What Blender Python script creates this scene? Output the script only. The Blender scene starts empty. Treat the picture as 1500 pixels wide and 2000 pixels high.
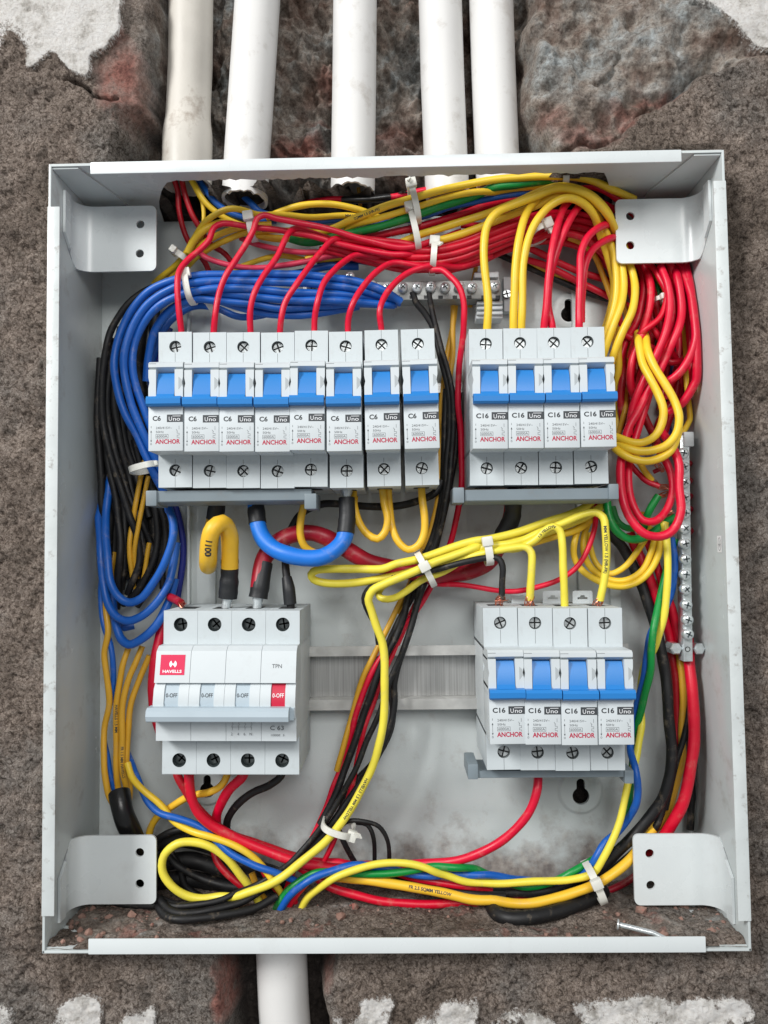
import bpy, bmesh, math, random
import numpy as np
from mathutils import Vector, Matrix, kdtree
from mathutils import geometry as mgeo
S = bpy.context.scene
COL = S.collection
random.seed(4)
MM = .001
# ------------------------------------------------------------------ camera
F = 1500.0                                    # focal length in photo pixels (photo 1500 wide)
CAM = Vector((.0046, -.461, -.0019))
PITCH, YAW, ROLL = .0477, .01743, .01245
RM = (Matrix.Rotation(YAW, 3, 'Z') @ Matrix.Rotation(PITCH, 3, 'X') @ Matrix.Rotation(ROLL, 3, 'Y'))
right, fwd, up = RM.col[0], RM.col[1], RM.col[2]
cd = bpy.data.cameras.new('camera'); cam = bpy.data.objects.new('camera', cd); COL.objects.link(cam)
m4 = Matrix.Identity(4)
for i in range(3):
    m4[i][0] = right[i]; m4[i][1] = up[i]; m4[i][2] = -fwd[i]; m4[i][3] = CAM[i]
cam.matrix_world = m4
cd.sensor_fit = 'HORIZONTAL'; cd.sensor_width = 36; cd.lens = 36 * F / 1500
cd.clip_start = .01; cd.clip_end = 50
S.camera = cam
# ------------------------------------------------------------------ world, lamps, exposure
w = bpy.data.worlds.new('World'); S.world = w; w.use_nodes = True
bg = w.node_tree.nodes['Background']; bg.inputs[0].default_value = (.94, .97, 1, 1); bg.inputs[1].default_value = .32
def area(name, loc, target, size, power, color, sy=None):
    l = bpy.data.lights.new(name, 'AREA'); l.energy = power; l.color = color
    l.shape = 'RECTANGLE'; l.size = size; l.size_y = sy or size
    o = bpy.data.objects.new(name, l); COL.objects.link(o); o.location = loc
    o.rotation_euler = (Vector(target) - Vector(loc)).to_track_quat('-Z', 'Y').to_euler()
    return o
area('window_light', (-2.1, -2.15, 1.75), (0, 0, 0), .7, 104, (1, .995, .98), 1.0)
area('front_fill', (.25, -1.9, .9), (0, 0, 0), .8, 19, (1, .985, .96), .8)  # added frontal fill lamp to brighten the box interior, no fixture there
S.view_settings.view_transform = 'Standard'; S.view_settings.look = 'None'
S.view_settings.exposure = .02; S.view_settings.gamma = 1
S.render.engine = 'CYCLES'
S.cycles.max_bounces = 6

def P(x, y, h):
    """photo pixel + height above the back panel (mm) -> point in the room"""
    d = right * ((x - 750) / F) + fwd + up * ((1000 - y) / F)
    t = (-h * MM - CAM.y) / d.y
    return CAM + d * t
def scale_at(h): return F / (461 - h)          # photo pixels per mm

# ------------------------------------------------------------------ materials
MATS = {}
def srgb(r, g, b):
    f = lambda c: (c / 255 / 12.92) if c / 255 <= .04045 else ((c / 255 + .055) / 1.055) ** 2.4
    return (f(r), f(g), f(b), 1)
def mat(name, col, rough=.5, metal=0, var=0, vscale=60, bump=0, bscale=900, spec=.5, coat=0, dirt=None, dirt_amt=0, dscale=40, sub=0):
    m = bpy.data.materials.new(name); m.use_nodes = True; nt = m.node_tree; N = nt.nodes; L = nt.links
    b = N['Principled BSDF']
    b.inputs['Base Color'].default_value = col; b.inputs['Roughness'].default_value = rough
    b.inputs['Metallic'].default_value = metal; b.inputs['Specular IOR Level'].default_value = spec
    b.inputs['Coat Weight'].default_value = coat; b.inputs['Coat Roughness'].default_value = .15
    if sub:
        b.inputs['Subsurface Weight'].default_value = sub; b.inputs['Subsurface Radius'].default_value = (.002, .002, .002)
        b.inputs['Subsurface Scale'].default_value = 1
    tc = N.new('ShaderNodeTexCoord'); out = None
    if var:
        n = N.new('ShaderNodeTexNoise'); n.inputs['Scale'].default_value = vscale; n.inputs['Detail'].default_value = 5
        L.new(tc.outputs['Object'], n.inputs['Vector'])
        r = N.new('ShaderNodeMapRange'); r.inputs[1].default_value = .3; r.inputs[2].default_value = .7
        r.inputs[3].default_value = 1 - var; r.inputs[4].default_value = 1 + var * .4
        L.new(n.outputs[0], r.inputs[0])
        mx = N.new('ShaderNodeVectorMath'); mx.operation = 'SCALE'; mx.inputs[0].default_value = col[:3]
        L.new(r.outputs[0], mx.inputs['Scale']); out = mx.outputs[0]
        rr = N.new('ShaderNodeMapRange'); rr.inputs[1].default_value = .3; rr.inputs[2].default_value = .7
        rr.inputs[3].default_value = rough * .85; rr.inputs[4].default_value = min(1, rough * 1.2)
        L.new(n.outputs[0], rr.inputs[0]); L.new(rr.outputs[0], b.inputs['Roughness'])
    if dirt is not None:
        n2 = N.new('ShaderNodeTexNoise'); n2.inputs['Scale'].default_value = dscale; n2.inputs['Detail'].default_value = 9; n2.inputs['Roughness'].default_value = .7
        L.new(tc.outputs['Object'], n2.inputs['Vector'])
        r2 = N.new('ShaderNodeMapRange'); r2.inputs[1].default_value = .56; r2.inputs[2].default_value = .72
        r2.inputs[3].default_value = 0; r2.inputs[4].default_value = dirt_amt; L.new(n2.outputs[0], r2.inputs[0])
        mm = N.new('ShaderNodeMix'); mm.data_type = 'RGBA'; L.new(r2.outputs[0], mm.inputs[0])
        if out: L.new(out, mm.inputs[6])
        else: mm.inputs[6].default_value = col
        mm.inputs[7].default_value = dirt; out = mm.outputs[2]
    if out: L.new(out, b.inputs['Base Color'])
    if bump:
        n3 = N.new('ShaderNodeTexNoise'); n3.inputs['Scale'].default_value = bscale; n3.inputs['Detail'].default_value = 4
        L.new(tc.outputs['Object'], n3.inputs['Vector'])
        bp = N.new('ShaderNodeBump'); bp.inputs['Strength'].default_value = bump; bp.inputs['Distance'].default_value = .0004
        L.new(n3.outputs[0], bp.inputs['Height']); L.new(bp.outputs[0], b.inputs['Normal'])
    MATS[name] = m; return m
DUST = srgb(128, 112, 100)
mat('box_paint', srgb(200, 207, 207), .24, var=.08, vscale=22, bump=.14, bscale=1500, dirt=srgb(146, 134, 124), dirt_amt=.4, dscale=60)
mat('box_paint_clean', srgb(214, 220, 221), .28, var=.03, vscale=40, bump=.1, bscale=1300, dirt=DUST, dirt_amt=.12)
mat('breaker_white', srgb(203, 210, 213), .45, var=.02, vscale=80, bump=.05, bscale=2500, dirt=DUST, dirt_amt=.10, dscale=120)
mat('breaker_shoulder', srgb(196, 204, 207), .5, var=.03, vscale=80, bump=.08, bscale=2500, dirt=DUST, dirt_amt=.18, dscale=120)
mat('seam', srgb(95, 98, 100), .8)
mat('toggle_blue', srgb(38, 124, 198), .38, bump=.04)
mat('toggle_grey', srgb(176, 190, 199), .4, bump=.05, var=.03)
mat('toggle_red', srgb(196, 30, 62), .38)
mat('notch_grey', srgb(172, 178, 180), .6)
mat('comb_grey', srgb(124, 136, 143), .45, var=.06, dirt=DUST, dirt_amt=.3)
mat('hole_dark', srgb(26, 28, 30), .6)
mat('well_grey', srgb(122, 128, 130), .5)  # screw well walls, the hole's shade painted into the grey
mat('well_dark', srgb(62, 72, 74), .5)  # deeper wells and slots, shade painted into the colour
mat('screw_steel', srgb(200, 206, 207), .3, metal=.3, var=.25, vscale=700, bump=.3, bscale=1500)
mat('zinc', srgb(212, 218, 220), .22, metal=.55, var=.15, vscale=500, bump=.2, bscale=1200)
mat('ink_dark', srgb(48, 52, 56), .6)
mat('badge_grey', srgb(60, 64, 68), .6)
mat('ink_fine', srgb(84, 88, 92), .6)
mat('ink_crimson', srgb(176, 22, 62), .6)
mat('ink_white', srgb(238, 240, 242), .6)
mat('logo_red', srgb(214, 22, 78), .5)
mat('pvc', srgb(220, 219, 217), .42, var=.05, vscale=22, bump=.12, dirt=srgb(160, 150, 138), dirt_amt=.45, dscale=60, spec=.5)
mat('pvc_dirty', srgb(204, 199, 190), .5, var=.16, vscale=26, bump=.3, dirt=srgb(132, 114, 98), dirt_amt=.95, dscale=34)
mat('rim_paint', srgb(206, 212, 212), .35, var=.1, vscale=60, bump=.25, bscale=900, dirt=srgb(120, 108, 98), dirt_amt=.8, dscale=150)
mat('bar_dull', srgb(150, 152, 150), .4, metal=.4, var=.3, vscale=200, bump=.2)
mat('rail_steel', srgb(196, 196, 193), .34, metal=.3, var=.18, vscale=120, bump=.15)
mat('tie_nylon', srgb(222, 222, 214), .35, sub=.3, var=.02)
mat('sleeve_black', srgb(28, 30, 33), .5, bump=.2, bscale=700)
mat('copper', srgb(214, 132, 108), .3, metal=.9)
mat('tape_black', srgb(20, 20, 21), .3, bump=.2)
WC = {'red': (212, 4, 44), 'crimson': (216, 0, 50), 'dark_red': (172, 8, 30), 'pink_red': (222, 60, 92),
      'yellow': (238, 200, 50), 'lemon': (236, 220, 72), 'mustard': (216, 164, 44), 'blue': (16, 90, 180), 'light_blue': (24, 116, 214),  # mustard: yellow darkened in colour for wires in shade, some truly warmer
      'navy': (26, 40, 132), 'green': (0, 138, 58), 'black': (17, 17, 19), 'amber': (240, 190, 50), 'maroon': (160, 16, 40)}
for k, c in WC.items():
    mat('wire_' + k, srgb(*c), .41 if k != 'black' else .58, var=.05, vscale=120, bump=.10, bscale=1100, spec=.5,
        dirt=srgb(176, 158, 134), dirt_amt=.28, dscale=150)
def brushed():
    m = mat('rail_web', srgb(150, 150, 148), .4, metal=.45); N = m.node_tree.nodes; L = m.node_tree.links; b = N['Principled BSDF']
    tc = N.new('ShaderNodeTexCoord'); mp = N.new('ShaderNodeMapping'); mp.inputs['Scale'].default_value = (900, 10, 14); L.new(tc.outputs['Object'], mp.inputs[0])
    n = N.new('ShaderNodeTexNoise'); n.inputs['Scale'].default_value = 1; n.inputs['Detail'].default_value = 4; L.new(mp.outputs[0], n.inputs['Vector'])
    r = N.new('ShaderNodeValToRGB'); r.color_ramp.elements[0].position = .3; r.color_ramp.elements[0].color = srgb(146, 146, 144); r.color_ramp.elements[1].position = .7; r.color_ramp.elements[1].color = srgb(186, 187, 186)
    L.new(n.outputs[0], r.inputs[0]); L.new(r.outputs[0], b.inputs['Base Color'])
brushed()
# wall material: plaster / white paint / brick / grey mortar / painted shade with grime, by mesh attribute
def wall_mat():
    m = bpy.data.materials.new('wall_plaster'); m.use_nodes = True; nt = m.node_tree; N = nt.nodes; L = nt.links
    b = N['Principled BSDF']; b.inputs['Roughness'].default_value = .9; b.inputs['Specular IOR Level'].default_value = .25
    tc = N.new('ShaderNodeTexCoord'); at = N.new('ShaderNodeAttribute'); at.attribute_name = 'zone'
    sp = N.new('ShaderNodeSeparateColor'); L.new(at.outputs['Color'], sp.inputs[0])
    def noise(sc, det=6, ro=.6):
        n = N.new('ShaderNodeTexNoise'); n.inputs['Scale'].default_value = sc; n.inputs['Detail'].default_value = det
        n.inputs['Roughness'].default_value = ro; L.new(tc.outputs['Object'], n.inputs['Vector']); return n.outputs[0]
    def ramp(src, stops):
        r = N.new('ShaderNodeValToRGB'); e = r.color_ramp.elements
        while len(e) < len(stops): e.new(.5)
        for q, (p, c) in zip(e, stops): q.position = p; q.color = srgb(*c)
        L.new(src, r.inputs[0]); return r.outputs[0]
    def mix(f, a, c):
        x = N.new('ShaderNodeMix'); x.data_type = 'RGBA'; L.new(f, x.inputs[0]); L.new(a, x.inputs[6]); L.new(c, x.inputs[7]); return x.outputs[2]
    fine = noise(560, 9, .8); mid = noise(90, 8, .7); big = noise(14, 5); grit = noise(1500, 4, .7)
    def mul(x, y):
        v = N.new('ShaderNodeMix'); v.data_type = 'RGBA'; v.blend_type = 'MULTIPLY'; v.inputs[0].default_value = 1; L.new(x, v.inputs[6]); L.new(y, v.inputs[7]); return v.outputs[2]
    pl = ramp(mid, [(.32, (134, 129, 124)), (.45, (164, 157, 151)), (.6, (180, 173, 167)), (.75, (206, 200, 194))])
    pf = ramp(fine, [(.30, (96, 90, 87)), (.40, (176, 171, 168)), (.50, (226, 223, 220)), (.62, (252, 250, 248)), (.75, (255, 255, 255))])
    pg = ramp(grit, [(.32, (120, 116, 114)), (.5, (232, 230, 228)), (.66, (255, 255, 255))])
    dn = N.new('ShaderNodeTexNoise'); dn.inputs['Scale'].default_value = 300; dn.inputs['Detail'].default_value = 3; L.new(tc.outputs['Object'], dn.inputs['Vector'])
    dm = N.new('ShaderNodeVectorMath'); dm.operation = 'MULTIPLY_ADD'; L.new(dn.outputs[1], dm.inputs[0]); dm.inputs[1].default_value = (.006, .006, .006); L.new(tc.outputs['Object'], dm.inputs[2])
    vo = N.new('ShaderNodeTexVoronoi'); vo.inputs['Scale'].default_value = 620; L.new(dm.outputs[0], vo.inputs['Vector'])
    vg = ramp(vo.outputs[0], [(.35, (255, 255, 255)), (.6, (228, 225, 222)), (.85, (150, 144, 140))])
    vcol = ramp(vo.outputs[1], [(.1, (206, 200, 198)), (.5, (236, 231, 228)), (.9, (255, 252, 250))])
    pb = ramp(big, [(.35, (206, 200, 194)), (.5, (255, 250, 246)), (.62, (232, 236, 238))])
    plaster = mul(mul(mul(mul(pl, vg), pg), pb), vcol)
    f = N.new('ShaderNodeValue'); f.outputs[0].default_value = .5
    gm = ramp(mid, [(.30, (112, 102, 96)), (.42, (160, 152, 146)), (.52, (190, 186, 181)), (.60, (206, 207, 206)), (.7, (240, 243, 244))])
    gb = ramp(noise(30, 6), [(.38, (184, 160, 150)), (.5, (232, 226, 220)), (.62, (224, 232, 236))])
    grey = mul(mul(gm, gb), pf)
    br = mul(ramp(mid, [(.35, (124, 80, 74)), (.5, (166, 118, 108)), (.66, (168, 146, 138))]), pf)
    wh = ramp(fine, [(.28, (170, 162, 156)), (.42, (222, 218, 214)), (.6, (238, 237, 235))])
    wh = mul(wh, ramp(mid, [(.34, (196, 193, 188)), (.46, (246, 245, 243)), (.6, (255, 255, 255))]))
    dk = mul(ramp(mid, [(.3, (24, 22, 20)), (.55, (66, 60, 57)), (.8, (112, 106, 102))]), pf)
    def mask(src, lo=.35, hi=.65, nz=None, amt=.7):
        a = N.new('ShaderNodeMath'); a.operation = 'MULTIPLY_ADD'; L.new(nz, a.inputs[0]); a.inputs[1].default_value = amt
        s = N.new('ShaderNodeMath'); s.operation = 'SUBTRACT'; L.new(src, s.inputs[0]); s.inputs[1].default_value = amt * .5
        L.new(s.outputs[0], a.inputs[2])
        r = N.new('ShaderNodeMapRange'); r.inputs[1].default_value = lo; r.inputs[2].default_value = hi; L.new(a.outputs[0], r.inputs[0]); return r.outputs[0]
    c = mix(mask(sp.outputs[2], .3, .7, mid, .5), plaster, grey)
    c = mix(mask(sp.outputs[1], .3, .8, mid, .9), c, br)
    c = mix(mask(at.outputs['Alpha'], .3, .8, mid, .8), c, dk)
    c = mix(mask(sp.outputs[0], .42, .58, fine, 1.1), c, wh)
    L.new(c, b.inputs['Base Color'])
    bp = N.new('ShaderNodeBump'); bp.inputs['Strength'].default_value = 1; bp.inputs['Distance'].default_value = .0016
    hh = N.new('ShaderNodeMath'); hh.operation = 'SUBTRACT'; L.new(fine, hh.inputs[0]); hv = N.new('ShaderNodeMath'); hv.operation = 'MULTIPLY'; hv.inputs[1].default_value = .22; L.new(vo.outputs[0], hv.inputs[0]); L.new(hv.outputs[0], hh.inputs[1])
    L.new(hh.outputs[0], bp.inputs['Height']); L.new(bp.outputs[0], b.inputs['Normal'])
    MATS['wall'] = m
    d = m.copy(); MATS['wall2'] = d
wall_mat()

# ------------------------------------------------------------------ mesh helpers; local space is x right, y away from the viewer, z up; h = -y
class MB:
    def __init__(s): s.v = []; s.f = []; s.m = []; s.mats = []
    def mi(s, name):
        if name not in s.mats: s.mats.append(name)
        return s.mats.index(name)
    def add(s, verts, faces, mt):
        o = len(s.v); s.v += [tuple(q) for q in verts]; k = s.mi(mt)
        for f in faces: s.f.append(tuple(i + o for i in f)); s.m.append(k)
        return s
    def box(s, x0, x1, z0, z1, h0, h1, mt, bev=.3, rot=None):
        """mm box; h0<h1 heights toward the viewer; bevelled"""
        bm = bmesh.new(); bmesh.ops.create_cube(bm, size=1)
        c = Vector(((x0 + x1) / 2, -(h0 + h1) / 2, (z0 + z1) / 2)); d = Vector((x1 - x0, h1 - h0, z1 - z0))
        for q in bm.verts: q.co = Vector((q.co.x * d.x, q.co.y * d.y, q.co.z * d.z))
        if bev: bmesh.ops.bevel(bm, geom=bm.edges[:] + bm.verts[:], offset=min(bev, min(d) * .45), segments=2, affect='EDGES', profile=.6)
        if rot: bm.transform(rot.to_4x4())
        bm.verts.index_update()
        s.add([(q.co + c) * MM for q in bm.verts], [[q.index for q in f.verts] for f in bm.faces], mt); bm.free(); return s
    def prism_x(s, prof, x0, x1, mt):
        """profile list of (z,h) extruded in x"""
        n = len(prof); vs = [(x0 * MM, -h * MM, z * MM) for z, h in prof] + [(x1 * MM, -h * MM, z * MM) for z, h in prof]
        fs = [[i, (i + 1) % n, n + (i + 1) % n, n + i] for i in range(n)] + [list(range(n))[::-1], [n + i for i in range(n)]]
        return s.add(vs, fs, mt)
    def prism_h(s, prof, h0, h1, mt):
        """profile list of (x,z) extruded in h"""
        n = len(prof); vs = [(x * MM, -h0 * MM, z * MM) for x, z in prof] + [(x * MM, -h1 * MM, z * MM) for x, z in prof]
        fs = [[i, (i + 1) % n, n + (i + 1) % n, n + i] for i in range(n)] + [list(range(n))[::-1], [n + i for i in range(n)]]
        return s.add(vs, fs, mt)
    def cyl(s, x, z, r, h0, h1, mt, n=24, bev=0, r1=None):
        rings = [(r, h0), (r if r1 is None else r1, h1)]
        if bev: rings = [(r, h0), (r, h1 - bev), (r - bev, h1)]
        vs = []
        for rr, hh in rings: vs += [((x + rr * math.cos(2 * math.pi * i / n)) * MM, -hh * MM, (z + rr * math.sin(2 * math.pi * i / n)) * MM) for i in range(n)]
        k = len(rings); fs = []
        for j in range(k - 1): fs += [[j * n + i, j * n + (i + 1) % n, (j + 1) * n + (i + 1) % n, (j + 1) * n + i] for i in range(n)]
        fs += [list(range(n))[::-1], [(k - 1) * n + i for i in range(n)]]
        return s.add(vs, fs, mt)
    def plate_hole(s, x0, x1, z0, z1, h, cx, cz, r, depth, mt, mt_in, n=28):
        """face at height h with a round well"""
        ang = sorted([2 * math.pi * i / n for i in range(n)] + [math.atan2(zz - cz, xx - cx) % (2 * math.pi) for xx in (x0, x1) for zz in (z0, z1)])
        out = []; inn = []
        for a in ang:
            c, t = math.cos(a), math.sin(a)
            k = min([(q - cx) / c for q in (x0, x1) if abs(c) > 1e-6 and (q - cx) / c > 0] + [(q - cz) / t for q in (z0, z1) if abs(t) > 1e-6 and (q - cz) / t > 0])
            out.append((cx + k * c, cz + k * t)); inn.append((cx + r * c, cz + r * t))
        n = len(ang); vs = [(x * MM, -h * MM, z * MM) for x, z in out] + [(x * MM, -h * MM, z * MM) for x, z in inn]
        s.add(vs, [[i, (i + 1) % n, n + (i + 1) % n, n + i] for i in range(n)], mt)
        vs = [(x * MM, -h * MM, z * MM) for x, z in inn] + [(x * MM, -(h - depth) * MM, z * MM) for x, z in inn]
        s.add(vs, [[i, (i + 1) % n, n + (i + 1) % n, n + i] for i in range(n)] + [list(range(n, 2 * n))], mt_in); return s
    def text(s, st, x, z, h, cap, mt, width=None, bold=0):
        cu = bpy.data.curves.new('t', 'FONT'); cu.body = st; cu.size = 1; cu.offset = bold; cu.resolution_u = 3
        o = bpy.data.objects.new('t', cu); COL.objects.link(o)
        dg = bpy.context.evaluated_depsgraph_get(); me = bpy.data.meshes.new_from_object(o.evaluated_get(dg))
        xs = [q.co.x for q in me.vertices] or [0, 1]; w0 = max(xs) - min(xs); k = cap / .69; kx = k if width is None else width / w0
        mn = min(xs)
        s.add([((x + (q.co.x - mn) * kx) * MM, -h * MM, (z + q.co.y * k) * MM) for q in me.vertices], [list(p.vertices) for p in me.polygons], mt)
        bpy.data.objects.remove(o); bpy.data.meshes.remove(me); bpy.data.curves.remove(cu); return s
    def tube(s, pts, radii, mt, n=12, caps=True, up0=None):
        """pts world vectors (m); radii in m"""
        N = len(pts); T = []
        for i in range(N):
            t = pts[min(i + 1, N - 1)] - pts[max(i - 1, 0)]; T.append(t.normalized() if t.length > 1e-9 else Vector((0, 0, 1)))
        u = Vector((0, -1, 0)) if abs(T[0].y) < .9 else Vector((1, 0, 0))
        vs = []; s.frames = []
        for i in range(N):
            u = (u - T[i] * u.dot(T[i])).normalized(); v = T[i].cross(u); s.frames.append((T[i], u.copy(), v))
            r = radii[i] if hasattr(radii, '__len__') else radii
            for j in range(n):
                a = 2 * math.pi * j / n; vs.append(pts[i] + u * (r * math.cos(a)) + v * (r * math.sin(a)))
        fs = [[i * n + j, i * n + (j + 1) % n, (i + 1) * n + (j + 1) % n, (i + 1) * n + j] for i in range(N - 1) for j in range(n)]
        if caps: fs += [list(range(n))[::-1], [(N - 1) * n + j for j in range(n)]]
        return s.add(vs, fs, mt)
    def build(s, name, parent=None, smooth=40, recalc=True, loc=None):
        me = bpy.data.meshes.new(name)
        vs = s.v
        if loc is not None: vs = [(a - loc[0], b - loc[1], c - loc[2]) for a, b, c in vs]
        me.from_pydata([tuple(q) for q in vs], [], s.f)
        for q in s.mats: me.materials.append(MATS[q])
        me.polygons.foreach_set('material_index', s.m)
        if recalc:
            bm = bmesh.new(); bm.from_mesh(me); bmesh.ops.recalc_face_normals(bm, faces=bm.faces)
            if smooth:
                lim = math.radians(smooth)
                for f in bm.faces: f.smooth = True
                for e in bm.edges:
                    if len(e.link_faces) == 2 and e.calc_face_angle(0) > lim: e.smooth = False
            bm.to_mesh(me); bm.free()
        o = bpy.data.objects.new(name, me); COL.objects.link(o)
        if parent: o.parent = parent
        if loc is not None: o.location = loc
        return o
def tag(o, label=None, cat=None, group=None, kind=None):
    if label: o['label'] = label
    if cat: o['category'] = cat
    if group: o['group'] = group
    if kind: o['kind'] = kind
    return o
def empty(name, loc, label=None, cat=None, group=None, rot=None):
    o = bpy.data.objects.new(name, None); COL.objects.link(o); o.location = loc; o.empty_display_size = .01
    if rot is not None: o.rotation_euler = rot
    return tag(o, label, cat, group)
def rrect(x0, x1, z0, z1, r, corners=(1, 1, 1, 1), n=6):
    """rounded rectangle outline, corners order BL, BR, TR, TL"""
    out = []
    for (cx, cz, a0), c in zip([(x0 + r, z0 + r, 180), (x1 - r, z0 + r, 270), (x1 - r, z1 - r, 0), (x0 + r, z1 - r, 90)], corners):
        if c: out += [(cx + r * math.cos(math.radians(a0 + 90 * i / n)), cz + r * math.sin(math.radians(a0 + 90 * i / n))) for i in range(n + 1)]
        else: out.append((x0 if cx < (x0 + x1) / 2 else x1, z0 if cz < (z0 + z1) / 2 else z1))
    return out
# ------------------------------------------------------------------ the wall: heightfield with a pipe chase and a recess for the box
BW, BH, BD = 351.1, 403.0, 71.0               # box outer width, height, depth in mm
def vnoise(u, v, sc, seed):
    rs = np.random.RandomState(seed); g = rs.rand(256, 256)
    x = u / sc + 1000; y = v / sc + 1000; xi = np.floor(x).astype(int); yi = np.floor(y).astype(int)
    fx = x - xi; fy = y - yi; fx = fx * fx * (3 - 2 * fx); fy = fy * fy * (3 - 2 * fy)
    a = g[yi % 256, xi % 256]; b = g[yi % 256, (xi + 1) % 256]; c = g[(yi + 1) % 256, xi % 256]; d = g[(yi + 1) % 256, (xi + 1) % 256]
    return (a * (1 - fx) + b * fx) * (1 - fy) + (c * (1 - fx) + d * fx) * fy - .5
def fbm(u, v, sc, octv, seed, gain=.55):
    o = 0; a = 1
    for i in range(octv): o = o + a * vnoise(u, v, sc / 2 ** i, seed + i); a *= gain
    return o
def inpoly(u, v, poly):
    r = np.zeros(u.shape, bool); n = len(poly)
    for i in range(n):
        x1, y1 = poly[i]; x2, y2 = poly[(i + 1) % n]
        c = ((y1 > v) != (y2 > v)) & (u < (x2 - x1) * (v - y1) / (y2 - y1 + 1e-9) + x1); r ^= c
    return r
def blur(a, k):
    for _ in range(2):
        for ax in (0, 1):
            c = np.cumsum(np.concatenate([np.repeat(np.take(a, [0], ax), k + 1, ax), a, np.repeat(np.take(a, [-1], ax), k, ax)], ax), ax)
            n = a.shape[ax]
            a = (np.take(c, range(2 * k + 1, 2 * k + 1 + n), ax) - np.take(c, range(0, n), ax)) / (2 * k + 1)
    return a
def grid_obj(name, X, Y, Z, zone, mt):
    R, C = X.shape; me = bpy.data.meshes.new(name)
    me.vertices.add(R * C); co = np.stack([X, Y, Z], -1).reshape(-1).astype(np.float32); me.vertices.foreach_set('co', co)
    idx = np.arange(R * C).reshape(R, C); q = np.stack([idx[:-1, :-1], idx[1:, :-1], idx[1:, 1:], idx[:-1, 1:]], -1).reshape(-1, 4)
    me.loops.add(q.size); me.loops.foreach_set('vertex_index', q.reshape(-1).astype(np.int32))
    me.polygons.add(len(q)); me.polygons.foreach_set('loop_start', np.arange(0, q.size, 4, dtype=np.int32)); me.polygons.foreach_set('loop_total', np.full(len(q), 4, np.int32))
    me.update(calc_edges=True); me.polygons.foreach_set('use_smooth', np.ones(len(q), bool))
    at = me.attributes.new('zone', 'FLOAT_COLOR', 'POINT'); at.data.foreach_set('color', zone.reshape(-1).astype(np.float32))
    me.materials.append(MATS[mt]); o = bpy.data.objects.new(name, me); COL.objects.link(o); return o
def build_wall():
    us = np.concatenate([np.arange(-2600, -180, 20.0), np.arange(-180, 1681, 3.0), np.arange(1700, 4100, 20.0)]); vs = np.concatenate([np.arange(-2600, -180, 20.0), np.arange(-180, 2181, 3.0), np.arange(2200, 4600, 20.0)]); U, V = np.meshgrid(us, vs)
    wob = fbm(U, V, 70, 5, 11) * 34; wob2 = fbm(U, V, 60, 5, 31) * 34; u = U + wob; v = V + wob2
    ph = 58
    k = (ph / 1000 * -1 - CAM.y)
    dx = right.x * (U - 750) / F + fwd.x + up.x * (1000 - V) / F; dy = right.y * (U - 750) / F + fwd.y + up.y * (1000 - V) / F
    dz = right.z * (U - 750) / F + fwd.z + up.z * (1000 - V) / F; t = k / dy
    X = CAM.x + dx * t; Z = CAM.z + dz * t
    rough = fbm(U, V, 26, 3, 3, .8) * 2.4 + fbm(U, V, 150, 4, 5) * 6
    pits = np.clip(fbm(U, V, 11, 2, 203) - .22, 0, 1)
    h = 56.6 + rough * .6 - pits * 6 + fbm(U, V, 64, 3, 223) * 3.2
    sz = lambda p, kk=2: blur(inpoly(u, v, p).astype(float), kk)
    # grey mortar upper right and left ledge, lower than the plaster
    ridge = [(1010, 340), (1060, 312), (1130, 296), (1200, 268), (1262, 205), (1330, 165), (1390, 128), (1640, 60), (1640, -2700), (1000, -2700)]
    greyR = sz(ridge); ledge = sz([(172, -2700), (296, -2700), (294, 205), (262, 232), (205, 190), (172, 140)])
    h = h * (1 - greyR) + (46 + rough * .8 + fbm(U, V, 150, 4, 41, .55) * 12 + (.22 - np.abs(fbm(U + wob, V, 170, 4, 61, .6))) * 18) * greyR
    h = h * (1 - ledge) + (53 + rough * .6) * ledge
    chase = sz([(296, -2700), (296, 200), (262, 225), (238, 262), (225, 330), (1040, 330), (1075, 300), (1060, 200), (1045, 100), (1030, -2700)], 3)
    deep = 10 + rough * 1.6 + fbm(U, V, 120, 4, 71, .6) * 16 + (.2 - np.abs(fbm(U, V + wob, 90, 4, 77, .6))) * 22 - 12 * np.clip((V - 240) / 60, 0, 1)
    h = h * (1 - chase) + deep * chase
    bot = sz([(452, 1860), (446, 1900), (440, 4700), (648, 4700), (640, 1930), (652, 1900), (648, 1840), (452, 1840)], 2)
    h = h * (1 - bot) + (20 + rough * 2) * bot
    # recess of the box
    def seg(pts, wd):
        best = np.full(U.shape, 1e9)
        for (xa, ya), (xb, yb) in zip(pts[:-1], pts[1:]):
            dx_, dy_ = xb - xa, yb - ya; t_ = np.clip(((u - xa) * dx_ + (v - ya) * dy_) / (dx_ * dx_ + dy_ * dy_), 0, 1)
            best = np.minimum(best, np.hypot(u - xa - t_ * dx_, v - ya - t_ * dy_))
        return np.exp(-(best / wd) ** 2)
    crack = np.maximum(seg([(118, 150), (150, 152), (190, 176), (232, 194)], 5), np.maximum(seg([(1075, 305), (1140, 262), (1200, 258), (1262, 205), (1390, 120)], 6) * .8, seg([(1440, 380), (1448, 560), (1440, 700)], 4) * .35))
    crack = np.maximum(crack, seg([(1180, 160), (1215, 130), (1232, 80)], 5) * .6)
    h = h - crack * 7
    rec = (np.abs(X) < (BW / 2 + 1.2) * MM) & (np.abs(Z) < (BH / 2 + 1.2) * MM)
    h = np.where(rec, -6 + rough * .3, h)
    low = (np.abs(X) < (BW / 2 + 9) * MM) & (np.abs(Z) < (BH / 2 + 9) * MM) & ~rec
    h = np.where(low & (h > 55), 55 + (h - 55) * .4, h)
    white = np.zeros_like(h)
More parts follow.
